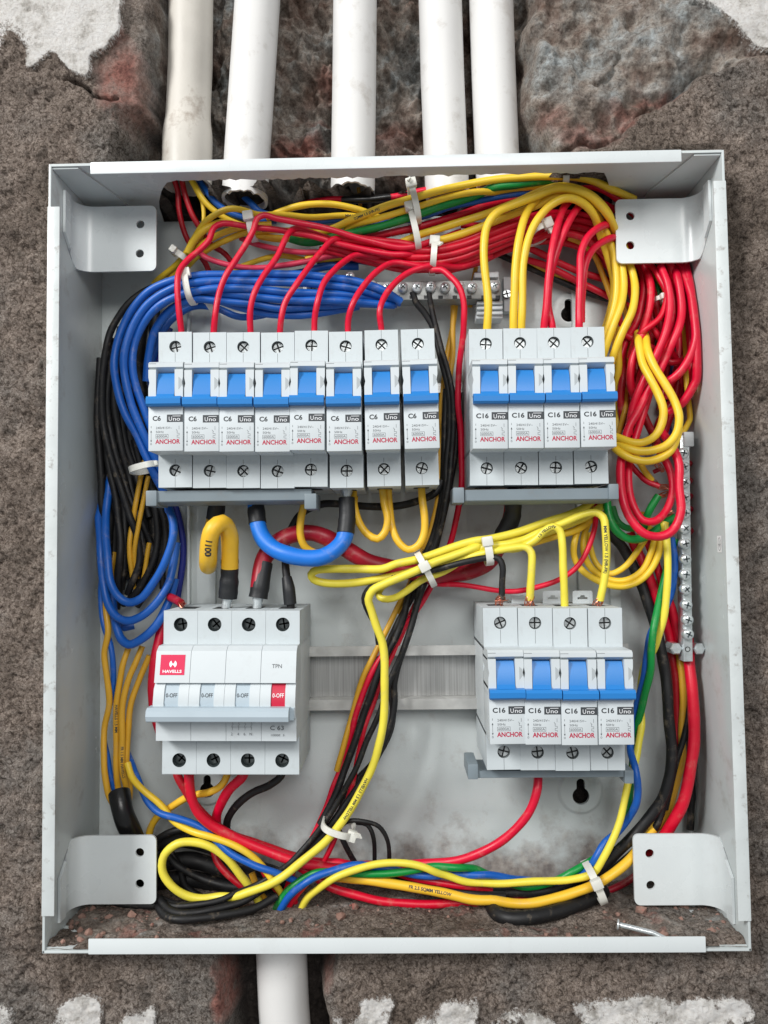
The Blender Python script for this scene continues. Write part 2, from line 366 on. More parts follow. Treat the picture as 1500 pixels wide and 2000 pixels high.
    for p in ([(-2700, -2700), (238, -2700), (236, 40), (226, 66), (208, 80), (214, 90), (176, 96), (176, 140), (160, 146), (130, 134), (104, 96), (70, 138), (46, 140), (46, 92), (20, 60), (-30, 150), (-2700, 150)],
              [(1330, -2700), (1358, -20), (1400, 12), (1440, 40), (1474, 84), (1520, 104), (1900, 120), (1900, -2700)],
              [(88, 2010), (112, 1960), (150, 1942), (196, 1956), (200, 2060), (90, 2060)], [(222, 2010), (246, 1974), (310, 1970), (312, 2060)],
              [(650, 2060), (652, 1976), (736, 1974), (740, 2060)], [(700, 1946), (770, 1950), (772, 2060), (706, 2060)],
              [(800, 2060), (806, 1992), (860, 1960), (938, 1944), (942, 2060)], [(952, 2060), (962, 1990), (1030, 1970), (1085, 1984), (1090, 2060)],
              [(1118, 2070), (1120, 1958), (1250, 1940), (1330, 1956), (1400, 1944), (1460, 1950), (1484, 2010), (1490, 2070)], [(-60, 2060), (-60, 1958), (28, 1964), (44, 2060)]):
        uu, vv = U + wob * .35, V + wob2 * .35
        white = np.maximum(white, blur(inpoly(uu, vv, p).astype(float), 3 if p[0][1] > 1000 else 2))
    patch = 1 - np.clip(np.exp(-((U - 10) / 100) ** 2 - ((V - 80) / 75) ** 2) * .5, 0, 1)
    white *= patch; white = np.where(V > 1900, white * (.72 + .55 * fbm(U, V, 40, 3, 301)), white)
    h = np.where(white > .42, 59.0 + (h - 58.2) * np.where(V > 1500, .6, .25), h) * (1 - rec) + h * rec
    brick = np.zeros_like(h)
    for cx, cy, rx, ry, a in ((240, 160, 60, 90, .8), (225, 60, 30, 60, .5), (200, 110, 30, 40, .5), (560, 200, 60, 50, .8), (600, 130, 50, 30, .5), (1235, 190, 70, 25, .55), (1010, 150, 30, 50, .4), (1110, 35, 120, 40, .0), (880, 200, 60, 80, .6),
                              (1245, 215, 30, 25, .7), (640, 50, 50, 40, .5), (440, 1950, 20, 60, 1.0), (640, 1900, 20, 50, .7), (1425, 430, 14, 120, .3), (760, 190, 60, 60, .5), (90, 900, 20, 40, .25), (1160, 250, 90, 25, .6), (1300, 165, 60, 14, .6), (1090, 210, 30, 40, .5), (1180, 215, 40, 30, .45)):
        brick = np.maximum(brick, a * np.exp(-((u - cx) / rx) ** 2 - ((v - cy) / ry) ** 2) * 1.2)
    grey = np.clip(greyR + chase * .9 + ledge * .4 + .25 * np.exp(-((U - 110) / 80) ** 2 - ((V - 200) / 70) ** 2), 0, 1)
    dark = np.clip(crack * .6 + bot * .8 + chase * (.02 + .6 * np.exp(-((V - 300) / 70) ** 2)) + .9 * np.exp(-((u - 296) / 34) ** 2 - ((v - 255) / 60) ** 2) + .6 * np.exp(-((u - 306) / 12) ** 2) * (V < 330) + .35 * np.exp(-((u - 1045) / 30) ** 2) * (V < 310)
                   + rec * 1.6 + .8 * np.exp(-((V - 345) / 40) ** 2) * chase, 0, 1.6)  # shade of the chase edges and box recess painted dark, with grime
    zone = np.stack([white, np.clip(brick, 0, 1), grey, dark], -1)
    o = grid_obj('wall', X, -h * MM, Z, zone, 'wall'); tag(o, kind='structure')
    o['label'] = 'rough brown cement wall with a pipe chase and peeling white paint'
build_wall()

# ------------------------------------------------------------------ pipes
def pipe(cs, w, hc, mt, label, flare=None, jag=False):
    b = MB(); pts = [P(x, y, hc) for x, y in cs]; r = w / scale_at(hc) / 2 * MM
    # extend far above or below the frame
    d = (pts[0] - pts[1]).normalized(); pts = [pts[0] + d * .6] + pts
    P2 = []; R2 = []
    for i in range(len(pts) - 1):
        n = 16
        for j in range(n): P2.append(pts[i].lerp(pts[i + 1], j / n))
    P2.append(pts[-1])
    for p in P2:
        k = 1
        if flare:
            z = p.z; zf = P(375, flare, hc).z; k = 1 + .12 / (1 + math.exp((z - zf) / .0025))
        R2.append(r * k)
    n = 40; vs = []; N = len(P2)
    rnd = [random.uniform(-1, 1) for _ in range(n)]
    def ring(p, t, rr, jg):
        u = Vector((1, 0, 0)); u = (u - t * u.dot(t)).normalized(); v = t.cross(u)
        return [p + u * rr * math.cos(2 * math.pi * j / n) + v * rr * math.sin(2 * math.pi * j / n) + t * (jg * rnd[j]) for j in range(n)]
    rows = []
    for i, p in enumerate(P2):
        t = (P2[min(i + 1, N - 1)] - P2[max(0, i - 1)]).normalized()
        rows.append(ring(p, t, R2[i], .0009 if (jag and i == N - 1) else .0002 if i == N - 1 else 0))
    for i in range(N - 1, -1, -1):
        t = (P2[min(i + 1, N - 1)] - P2[max(0, i - 1)]).normalized()
        rows.append(ring(P2[i], t, R2[i] - .0017, .0009 if (jag and i == N - 1) else 0))
    vs = [q for row in rows for q in row]; M = len(rows)
    fs = [[i * n + j, i * n + (j + 1) % n, ((i + 1) % M) * n + (j + 1) % n, ((i + 1) % M) * n + j] for i in range(M) for j in range(n)]
    b.add(vs, fs, mt); o = b.build('conduit_pipe'); tag(o, label, 'pipe', 'plastic conduit pipes in the wall chase'); return o
pipe([(374, -60), (372, 120), (367, 250), (366, 300), (365, 362)], 88, 30, 'pvc_dirty', 'dirty cement-stained conduit with a flared lower end, leftmost above the box', flare=248)
pipe([(507, -60), (493, 150), (483, 300), (478, 392)], 91, 26, 'pvc', 'slanting white conduit beside the dirty one, its cut end ragged', jag=True)
pipe([(694, -60), (692, 150), (690, 300), (689, 376)], 88, 26, 'pvc', 'upright white conduit standing alone in the middle above the box', jag=True)
pipe([(858, -60), (864, 150), (870, 300), (874, 384)], 87, 24, 'pvc', 'white conduit left of the closely spaced pair at the chase edge')
pipe([(957, -60), (964, 150), (970, 300), (974, 366)], 88, 24, 'pvc', 'rightmost white conduit above the box, beside the grey mortar')
pipe([(561, 2060), (554, 1960), (550, 1860), (546, 1820)], 96, 34, 'pvc', 'white conduit leaving the underside of the box')

# ------------------------------------------------------------------ the distribution box
box = empty('distribution_box', (0, 0, 0), 'open light grey painted steel distribution box recessed in the wall', 'electrical box')
X1, Z1 = BW / 2, BH / 2; T = 1.3
def kz(y, h): return P(750, y, h).z / MM
def kx(x, h, y=1000): return P(x, y, h).x / MM
# back panel with real key holes
def back_panel():
    holes = []
    for (x, y, r, slot, disc) in ((1110, 607, 4.6, 1, 12), (1134, 1546, 4.9, 1, 14), (398, 626, 4.4, 1, 11), (405, 1536, 4.4, 1, 12)):
        p = P(x, y, 2); holes.append((p.x / MM, p.z / MM, r, disc))
    outer = [(-X1 + T, -Z1 + T), (X1 - T, -Z1 + T), (X1 - T, Z1 - T), (-X1 + T, Z1 - T)]
    def keyh(cx, cz, r):
        pts = []
        s = r * .5
        for i in range(25):
            a = math.radians(120 + i * 300 / 24); pts.append((cx + r * math.cos(a), cz + r * math.sin(a)))
        for i in range(9):
            a = math.radians(0 + i * 180 / 8); pts.append((cx + s * math.cos(a), cz + r * 1.55 + s * math.sin(a)))
        return pts
    bm = bmesh.new()
    def loop(pts, h): return [bm.verts.new((x * MM, -h * MM, z * MM)) for x, z in pts]
    def close(vs): return [bm.edges.new((vs[i], vs[(i + 1) % len(vs)])) for i in range(len(vs))]
    def ring(cx, cz, r, n=34): return [(cx + r * math.cos(math.radians(360 * i / n)), cz + r * math.sin(math.radians(360 * i / n))) for i in range(n)]
    ed = close(loop(outer, 1)); rings = []
    for cx, cz, r, D in holes:
        v = loop(ring(cx, cz, D), 1); ed += close(v); rings.append(v)
    bmesh.ops.triangle_fill(bm, use_beauty=True, use_dissolve=False, edges=ed)
    for (cx, cz, r, D), v in zip(holes, rings):
        # raised dimple round each key hole
        prev = v
        for k, hh in ((.93, 1.5), (.86, 2.3), (.8, 2.6)):
            nv = loop(ring(cx, cz, D * k), hh)
            for i in range(len(nv)): bm.faces.new((prev[i], prev[(i + 1) % len(nv)], nv[(i + 1) % len(nv)], nv[i]))
            prev = nv
        kv = loop(keyh(cx, cz - r * .5, r), 2.6); e2 = close(kv)
        e1 = [bm.edges.get((prev[i], prev[(i + 1) % len(prev)])) for i in range(len(prev))]
        bmesh.ops.triangle_fill(bm, use_beauty=True, use_dissolve=False, edges=e1 + e2)
        lo = loop(keyh(cx, cz - r * .5, r), .3)
        for i in range(len(lo)): bm.faces.new((kv[i], kv[(i + 1) % len(lo)], lo[(i + 1) % len(lo)], lo[i]))
    bmesh.ops.recalc_face_normals(bm, faces=bm.faces)
    for f in bm.faces: f.smooth = True
    for e in bm.edges:
        if len(e.link_faces) == 2 and e.calc_face_angle(0) > .6: e.smooth = False
    me = bpy.data.meshes.new('back_panel'); bm.to_mesh(me); bm.free(); me.materials.append(MATS['back_paint'])
    o = bpy.data.objects.new('back_panel', me); COL.objects.link(o); o.parent = box
# back panel paint with cement smears toward its lower edge
def back_paint():
    m = MATS['box_paint'].copy(); MATS['back_paint'] = m; N = m.node_tree.nodes; L = m.node_tree.links; b = N['Principled BSDF']
    old = b.inputs['Base Color'].links[0].from_socket
    tc = N.new('ShaderNodeTexCoord'); sp = N.new('ShaderNodeSeparateXYZ'); L.new(tc.outputs['Object'], sp.inputs[0])
    n = N.new('ShaderNodeTexNoise'); n.inputs['Scale'].default_value = 38; n.inputs['Detail'].default_value = 8; n.inputs['Roughness'].default_value = .65; L.new(tc.outputs['Object'], n.inputs['Vector'])
    r = N.new('ShaderNodeMapRange'); r.inputs[1].default_value = -.135; r.inputs[2].default_value = -.192; r.inputs[3].default_value = -.1; r.inputs[4].default_value = .42; L.new(sp.outputs[2], r.inputs[0])
    a = N.new('ShaderNodeMath'); a.operation = 'ADD'; L.new(r.outputs[0], a.inputs[0]); L.new(n.outputs[0], a.inputs[1])
    q = N.new('ShaderNodeMapRange'); q.inputs[1].default_value = .68; q.inputs[2].default_value = .92; q.inputs[4].default_value = .75; L.new(a.outputs[0], q.inputs[0])
    x = N.new('ShaderNodeMix'); x.data_type = 'RGBA'; L.new(q.outputs[0], x.inputs[0]); L.new(old, x.inputs[6])
    n2 = N.new('ShaderNodeTexNoise'); n2.inputs['Scale'].default_value = 260; n2.inputs['Detail'].default_value = 6; L.new(tc.outputs['Object'], n2.inputs['Vector'])
    cr = N.new('ShaderNodeValToRGB'); cr.color_ramp.elements[0].color = srgb(92, 70, 62); cr.color_ramp.elements[0].position = .35; cr.color_ramp.elements[1].color = srgb(160, 148, 138); cr.color_ramp.elements[1].position = .7
    L.new(n2.outputs[0], cr.inputs[0]); L.new(cr.outputs[0], x.inputs[7]); L.new(x.outputs[2], b.inputs['Base Color'])
back_paint(); back_panel()
MATS['box_paint_clean_'] = MATS['box_paint_clean']
# side panels, full depth, with a folded rim strip
def side(sgn):
    b = MB(); xo = sgn * X1
    b.box(min(xo, xo - sgn * T), max(xo, xo - sgn * T), -Z1, Z1, 0, BD, 'box_paint', .25)
    b.build('side_panel', box)
    f = MB(); z0, z1 = kz(1785 if sgn < 0 else 1800, BD), kz(392 if sgn < 0 else 368, BD)
    f.box(min(xo, xo - sgn * 6.4), max(xo, xo - sgn * 6.4), z0, z1, BD + .1, BD + 1.1, 'rim_paint', .3)
    f.build('rim_strip', box)
side(-1); side(1)
def top_panel():
    # solid strip by the rim, ragged knock-out reaching to the back
    b = MB(); n = 120; x0, x1 = -X1 + T, X1 - T; za, zb = Z1 - T, Z1
    xc0, xc1 = kx(268, 53, 350), kx(1236, 53, 345)
    edge = []
    for i in range(n + 1):
        x = x0 + (x1 - x0) * i / n
        if x < xc0 or x > xc1: hh = 0
        else:
            a = min(x - xc0, xc1 - x) / 16.0
            hh = 52.5 if a > 1 else 8 + 44.5 * a ** .6
            hh += random.uniform(-1.2, 1.2)
        edge.append((x, hh))
    # make the jump sharp
    vs = []; fs = []
    for x, hh in edge:
        dz = random.uniform(-.35, .1) if hh > 0 else 0
        for (z, h) in ((zb, BD), (zb, hh), (za + dz, hh), (za, BD)): vs.append((x * MM, -h * MM, z * MM))
    for i in range(n):
        for j in range(4): fs.append((i * 4 + j, i * 4 + (j + 1) % 4, (i + 1) * 4 + (j + 1) % 4, (i + 1) * 4 + j))
    b.add(vs, fs, 'box_paint'); b.build('top_panel', box)
    f = MB(); z = Z1
    f.box(kx(178, BD, 330), kx(1330, BD, 320), z - 6.3, z, BD + .1, BD + 1.1, 'box_paint_clean', .3); f.build('rim_strip', box)
    g = MB(); g.box(-X1, X1, -Z1, -Z1 + T, 0, BD, 'box_paint', .2); g.build('bottom_panel', box)
    f = MB(); f.box(kx(174, BD, 1845), kx(1377, BD, 1845), -Z1, -Z1 + 7.4, BD + .1, BD + 1.1, 'box_paint_clean', .3); f.build('rim_strip', box)
    # corner gussets: the overlapping flaps folded from the sides
    for sg in (-1, 1):
        for tz in (1, -1):
            q = MB(); xa = sg * (X1 - T - .2)
            prof = [(xa, 2), (xa, BD - 1), (xa - sg * 13.5, BD - 1), (xa - sg * 24, 30), (xa - sg * 24, 2)]
            zz = tz * (Z1 - T - .1); vs = [(x * MM, -h * MM, zz * MM) for x, h in prof] + [(x * MM, -h * MM, (zz - tz * .9) * MM) for x, h in prof]; m = len(prof)
            q.add(vs, [list(range(m)), list(range(m, 2 * m))[::-1]] + [[i, (i + 1) % m, m + (i + 1) % m, m + i] for i in range(m)], 'box_paint')
            q.build('corner_flap', box, smooth=20)
top_panel()
# mounting brackets: bent plates welded to the side walls
def bracket(sgn, px0, px1, py0, py1, chamf, hp=36, screw=None, holes=()):
    b = MB(); xi0 = kx(px0, hp, (py0 + py1) / 2); xi1 = kx(px1, hp, (py0 + py1) / 2); z1 = kz(py0, hp); z0 = kz(py1, hp)
    # kz ignores roll, so use the true point
    mid = (px0 + px1) / 2; z1 = P(mid, py0, hp).z / MM; z0 = P(mid, py1, hp).z / MM
    xw = sgn * (X1 - T - .2); tip = xi1 if sgn < 0 else xi0; R = 9.0; th = 1.4
    # section from the tip along the plate, round the bend, out along the wall
    sec = []; bx = xw - sgn * R
    n = 10; straight = [tip + (bx - tip) * i / 12 for i in range(12)]
    for x in straight: sec.append((x, hp, sgn * 0, 1))
    for i in range(n + 1):
        a = math.pi / 2 * i / n; sec.append((bx + sgn * R * math.sin(a), hp + R - R * math.cos(a), 0, 0))
    sec.append((xw, hp + R + 5, 0, 0)); sec.append((xw, hp + R + 12, 0, 0))
    tot = 0; rows = []; rc = 3.2
    nz = 14
    vs = []; K = len(sec)
    length = [0]
    for i in range(1, K): length.append(length[-1] + math.hypot(sec[i][0] - sec[i - 1][0], sec[i][1] - sec[i - 1][1]))
    # outline: rounded at tip, chamfered toward the wall
    def zr(s):
        lo, hi = z0, z1
        if s < rc: d = rc - math.sqrt(max(0, rc * rc - (rc - s) ** 2)); lo += d; hi -= d
        e = length[-1] - s
        if e < 16:
            c = (16 - e) * .9
            if chamf < 0: lo += c
            else: hi -= c
        return lo, hi
    # refine the tip
    S2 = [0, .25, .7, 1.4, 2.2, 3.2] + [q for q in length if q > 4]
    def at(s):
        for i in range(1, K):
            if s <= length[i] + 1e-9:
                t = (s - length[i - 1]) / (length[i] - length[i - 1] + 1e-12); a, c = sec[i - 1], sec[i]
                x, h = a[0] + (c[0] - a[0]) * t, a[1] + (c[1] - a[1]) * t; dx, dh = c[0] - a[0], c[1] - a[1]; l = math.hypot(dx, dh); return x, h, dx / l, dh / l
        return sec[-1][0], sec[-1][1], 0, 1
    hp_list = [(P(x, y, hp).x / MM, P(x, y, hp).z / MM) for x, y in holes]; rh = 2.35
    bm = bmesh.new()
    fr = []; bk = []
    for s in S2:
        x, h, dx, dh = at(s); lo, hi = zr(s)
        nx, nh = -dh, dx
        if nh > 0 or (abs(nh) < 1e-6 and nx * sgn > 0): nx, nh = -nx, -nh      # thickness goes away from the viewer / toward the wall
        fr.append((bm.verts.new((x * MM, -h * MM, lo * MM)), bm.verts.new((x * MM, -h * MM, hi * MM))))
        bk.append((bm.verts.new(((x + nx * th) * MM, -(h + nh * th) * MM, lo * MM)), bm.verts.new(((x + nx * th) * MM, -(h + nh * th) * MM, hi * MM))))
    xs_end = None
    # flat front part with real holes by triangle fill; the rest as quads
    flat = [i for i, s in enumerate(S2) if at(s)[1] < hp + .01]; last = flat[-1]
    for A in (fr, bk):
        for i in range(last, len(S2) - 1): bm.faces.new((A[i][0], A[i + 1][0], A[i + 1][1], A[i][1]))
    circ = []
    for A, hh in ((fr, hp), (bk, hp - th)):
        ring = [A[i][0] for i in range(last + 1)] + [A[i][1] for i in range(last, -1, -1)]
        ed = []
        for i in range(len(ring)):
            a, c = ring[i], ring[(i + 1) % len(ring)]; ed.append(bm.edges.get((a, c)) or bm.edges.new((a, c)))
        cc = []
        for cx, cz in hp_list:
            v = [bm.verts.new(((cx + rh * math.cos(2 * math.pi * i / 20)) * MM, -hh * MM, (cz + rh * math.sin(2 * math.pi * i / 20)) * MM)) for i in range(20)]
            ed += [bm.edges.new((v[i], v[(i + 1) % 20])) for i in range(20)]; cc.append(v)
        bmesh.ops.triangle_fill(bm, use_beauty=True, use_dissolve=False, edges=ed); circ.append(cc)
    for a, c in zip(*circ):
        for i in range(20): bm.faces.new((a[i], a[(i + 1) % 20], c[(i + 1) % 20], c[i]))
    M = len(S2)
    for e in (0, 1):
        for i in range(M - 1): bm.faces.new((fr[i][e], fr[i + 1][e], bk[i + 1][e], bk[i][e]))
    bm.faces.new((fr[0][0], fr[0][1], bk[0][1], bk[0][0])); bm.faces.new((fr[-1][0], fr[-1][1], bk[-1][1], bk[-1][0]))
    bmesh.ops.recalc_face_normals(bm, faces=bm.faces)
    for f in bm.faces: f.smooth = True
    for e in bm.edges:
        if len(e.link_faces) == 2 and e.calc_face_angle(0) > .5: e.smooth = False
    me = bpy.data.meshes.new('mounting_bracket'); bm.to_mesh(me); bm.free(); me.materials.append(MATS['box_paint_clean'])
    o = bpy.data.objects.new('mounting_bracket', me); COL.objects.link(o); o.parent = box
bracket(-1, 150, 305, 403, 530, -1, holes=((274, 438), (273, 495)))
bracket(1, 1203, 1370, 388, 513, -1, holes=((1231, 422), (1231, 479)))
bracket(-1, 150, 305, 1632, 1766, 1, holes=((273, 1665), (273, 1726)))
bracket(1, 1238, 1400, 1629, 1768, 1, holes=((1269, 1667), (1271, 1729)))
# screw seen behind the upper right bracket
b = MB(); p = P(1314, 384, 20); b.cyl(p.x / MM, p.z / MM, 3.1, 14, 19, 'zinc', bev=1); tag(b.build('pan_head_screw'), 'small round-headed screw peeping above the upper right bracket', 'screw')
# earth symbol sticker on the right wall inside
def earth_sticker():
    xw = (X1 - T - .25); h0, h1 = 50.5, 56.5; zc = P(1380, 1063, 52).z / MM
    e = empty('earth_sticker', (xw * MM, -53 * MM, zc * MM), 'tiny white sticker with an oval earth symbol on the right inner wall', 'sticker')
    def q(b, pts, mt, off):     # pts (h,z) on the wall
        b.add([(-off * MM, -(h) * MM, z * MM) for h, z in pts], [list(range(len(pts)))], mt)
    b = MB(); q(b, [(-2.8, -4.4), (2.8, -4.4), (2.8, 4.4), (-2.8, 4.4)], 'ink_white', .0); b.build('paper', e, smooth=0)
    b = MB(); n = 28; a = [(1.9 * math.cos(2 * math.pi * i / n), 3.5 * math.sin(2 * math.pi * i / n)) for i in range(n)]; c = [(x * .86, z * .92) for x, z in a]
    b.add([(-.06 * MM, -h * MM, z * MM) for h, z in a + c], [[i, (i + 1) % n, n + (i + 1) % n, n + i] for i in range(n)], 'ink_dark')
    for (x0, x1, z0, z1) in ((-.12, .12, 0, 2.4), (-1.3, 1.3, -.25, .05), (-.9, .9, -.95, -.65), (-.45, .45, -1.6, -1.35)):
        q(b, [(x0, z0), (x1, z0), (x1, z1), (x0, z1)], 'ink_dark', .06)
    b.build('earth_symbol', e, smooth=0)
earth_sticker()
# uprights that carry the rails, and the two rails
def pbox(b, x0, y0, x1, y1, hf, h0, h1, mt, bev=.3):
    """box whose front face (height hf) spans photo pixels x0..x1,y0..y1"""
    a = P(x0, (y0 + y1) / 2, hf); c = P(x1, (y0 + y1) / 2, hf); t = P((x0 + x1) / 2, y0, hf); u = P((x0 + x1) / 2, y1, hf)
    b.box(a.x / MM, c.x / MM, u.z / MM, t.z / MM, h0, h1, mt, bev); return b
b = MB(); pbox(b, 366, 560, 420, 1500, 5, 1.2, 4.6, 'box_paint', .4); pbox(b, 366, 560, 371, 1500, 8, 1.2, 9, 'box_paint', .3); tag(b.build('rail_upright'), 'grey folded steel upright behind the left breakers', 'upright', 'steel uprights carrying the rails')
b = MB(); pbox(b, 1128, 560, 1200, 1500, 5, 1.2, 4.6, 'box_paint', .4); pbox(b, 1196, 1150, 1216, 1440, 8, 1.2, 8, 'box_paint', .3); tag(b.build('rail_upright'), 'grey folded steel upright behind the right breakers', 'upright', 'steel uprights carrying the rails')
def din_rail(x0, x1, yc, label):
    a, c = P(x0, yc, 12), P(x1, yc, 12); zc = (a.z + c.z) / 2 / MM; xa, xb = a.x / MM, c.x / MM; b = MB(); w = 18.2; t = 1
    prof = [(w, 15), (w, 13.8), (13.6, 13.8), (13.6, 4.6), (-13.2, 4.6), (-13.2, 13.8), (-w, 13.8), (-w, 15), (-12.2, 15), (-12.2, 5.6), (12.6, 5.6), (12.6, 15)]
    b.prism_x([(zc + z, h) for z, h in prof], xa, xb, 'rail_steel'); b.box(xa + .1, xb - .1, zc - 12, zc + 12.4, 5, 5.9, 'rail_web', 0); o = b.build('din_rail', smooth=20); tag(o, label, 'mounting rail', 'steel mounting rails behind the breakers')
din_rail(340, 1226, 1322, 'steel mounting rail crossing between the four-pole breaker and the lower right breakers')
din_rail(300, 1214, 812, 'steel mounting rail behind the upper row of breakers')
# cement dirt lying on the box floor
def debris():
    xs = np.linspace(-X1 + T + .3, X1 - T - .3, 420); hs = np.linspace(1.5, 70.5, 110); X, H = np.meshgrid(xs, hs)
    u = X * 3.5; v = H * 3.5
    z = 1.3 + fbm(u, v, 26, 4, 91, .7) * 1.8 + fbm(u, v, 110, 3, 97) * 2.0 + np.clip(-H + 14, 0, 14) * .1
    z += 1.2 * np.exp(-((X + 158) / 14) ** 2) * np.exp(-((H - 40) / 30) ** 2) + 1.5 * np.exp(-((X - 150) / 25) ** 2)
    z = np.clip(z, .3, 12); z *= np.clip((70.9 - H) / 5, .25, 1)
    brick = np.clip(fbm(u, v, 40, 4, 55) * 1.6 - .2, 0, .6) + .25 * np.exp(-((X + 135) / 30) ** 2)
    zone = np.stack([X * 0, np.clip(brick, 0, 1), np.clip(.25 + fbm(u, v, 60, 3, 57), 0, .5), X * 0], -1)
    o = grid_obj('cement_debris', X * MM, -H * MM, (-Z1 + T + z) * MM, zone, 'wall2'); tag(o, 'brown cement dust and crumbs spread over the floor of the box', 'debris', kind='stuff')
    bm = bmesh.new()
    for i in range(150):
        x = random.uniform(-X1 + 4, X1 - 4) if i < 60 else random.uniform(-X1 + 4, -X1 + 55) if i < 120 else random.uniform(X1 - 40, X1 - 4)
        h = random.uniform(25, 68); r = random.uniform(.5, 1.6) if i % 9 else random.uniform(1.8, 3.2)
        c = bmesh.ops.create_icosphere(bm, subdivisions=1, radius=r * MM)['verts']
        q = Vector((x, -h, -Z1 + T + 1.4 + r * .4)) * MM
        for vtx in c: vtx.co = Vector((vtx.co.x * random.uniform(.7, 1.3), vtx.co.y * random.uniform(.7, 1.3), vtx.co.z * random.uniform(.5, 1.1))) + q
    me = bpy.data.meshes.new('cement_crumbs'); bm.to_mesh(me); bm.free(); me.materials.append(MATS['crumb'])
    o2 = bpy.data.objects.new('cement_crumbs', me); COL.objects.link(o2); tag(o2, 'loose crumbs of mortar and brick in the lower corners of the box', 'rubble', kind='stuff')
mat('crumb', srgb(150, 118, 106), .9, var=.5, vscale=45, bump=.6, bscale=900, dirt=srgb(176, 60, 58), dirt_amt=.8, dscale=30)
debris()
# nail on the box floor
def nail():
    a, c, d = P(1210, 1806, 64), P(1275, 1822, 68), P(1304, 1836, 71)
    b = MB(); b.tube([a, a.lerp(c, .5), c, d], .00125, 'zinc', n=12)
    dr = (c - a).normalized(); b.tube([a - dr * .0004, a - dr * .0012], .0026, 'zinc', n=16)
    tag(b.build('bent_nail'), 'slightly bent steel nail lying on the dusty box floor', 'nail')
nail()
# ------------------------------------------------------------------ breakers (local mm, origin on the rail, h=0 is height 10 above the back panel)
H0 = 10
mat('main_screw', srgb(120, 126, 126), .3, metal=.9, var=.3, vscale=500)
def screw_head(b, x, z, h, r=2.7, ang=20, base='screw_steel', dark='hole_dark'):
    """round head with a real cross slot"""
    b.cyl(x, z, r, h - 2.2, h - .8, dark, n=20)
    sw = r * .15; R = r * .98
    for q in range(4):
        a0 = math.radians(ang + 90 * q); ca, sa = math.cos(a0), math.sin(a0); pts = []
        k = math.asin(sw / R)
        loc = [(sw, sw)] + [(R * math.cos(k + (math.pi / 2 - 2 * k) * i / 6), R * math.sin(k + (math.pi / 2 - 2 * k) * i / 6)) for i in range(7)]
        pts = [(x + px * ca - pz * sa, z + px * sa + pz * ca) for px, pz in loc]
        b.prism_h(pts, h - 1.6, h, base)
HS, HP = 50, 66.8       # shoulder and panel heights in local h (60 / 78.5 above the panel)
HW = 8.82
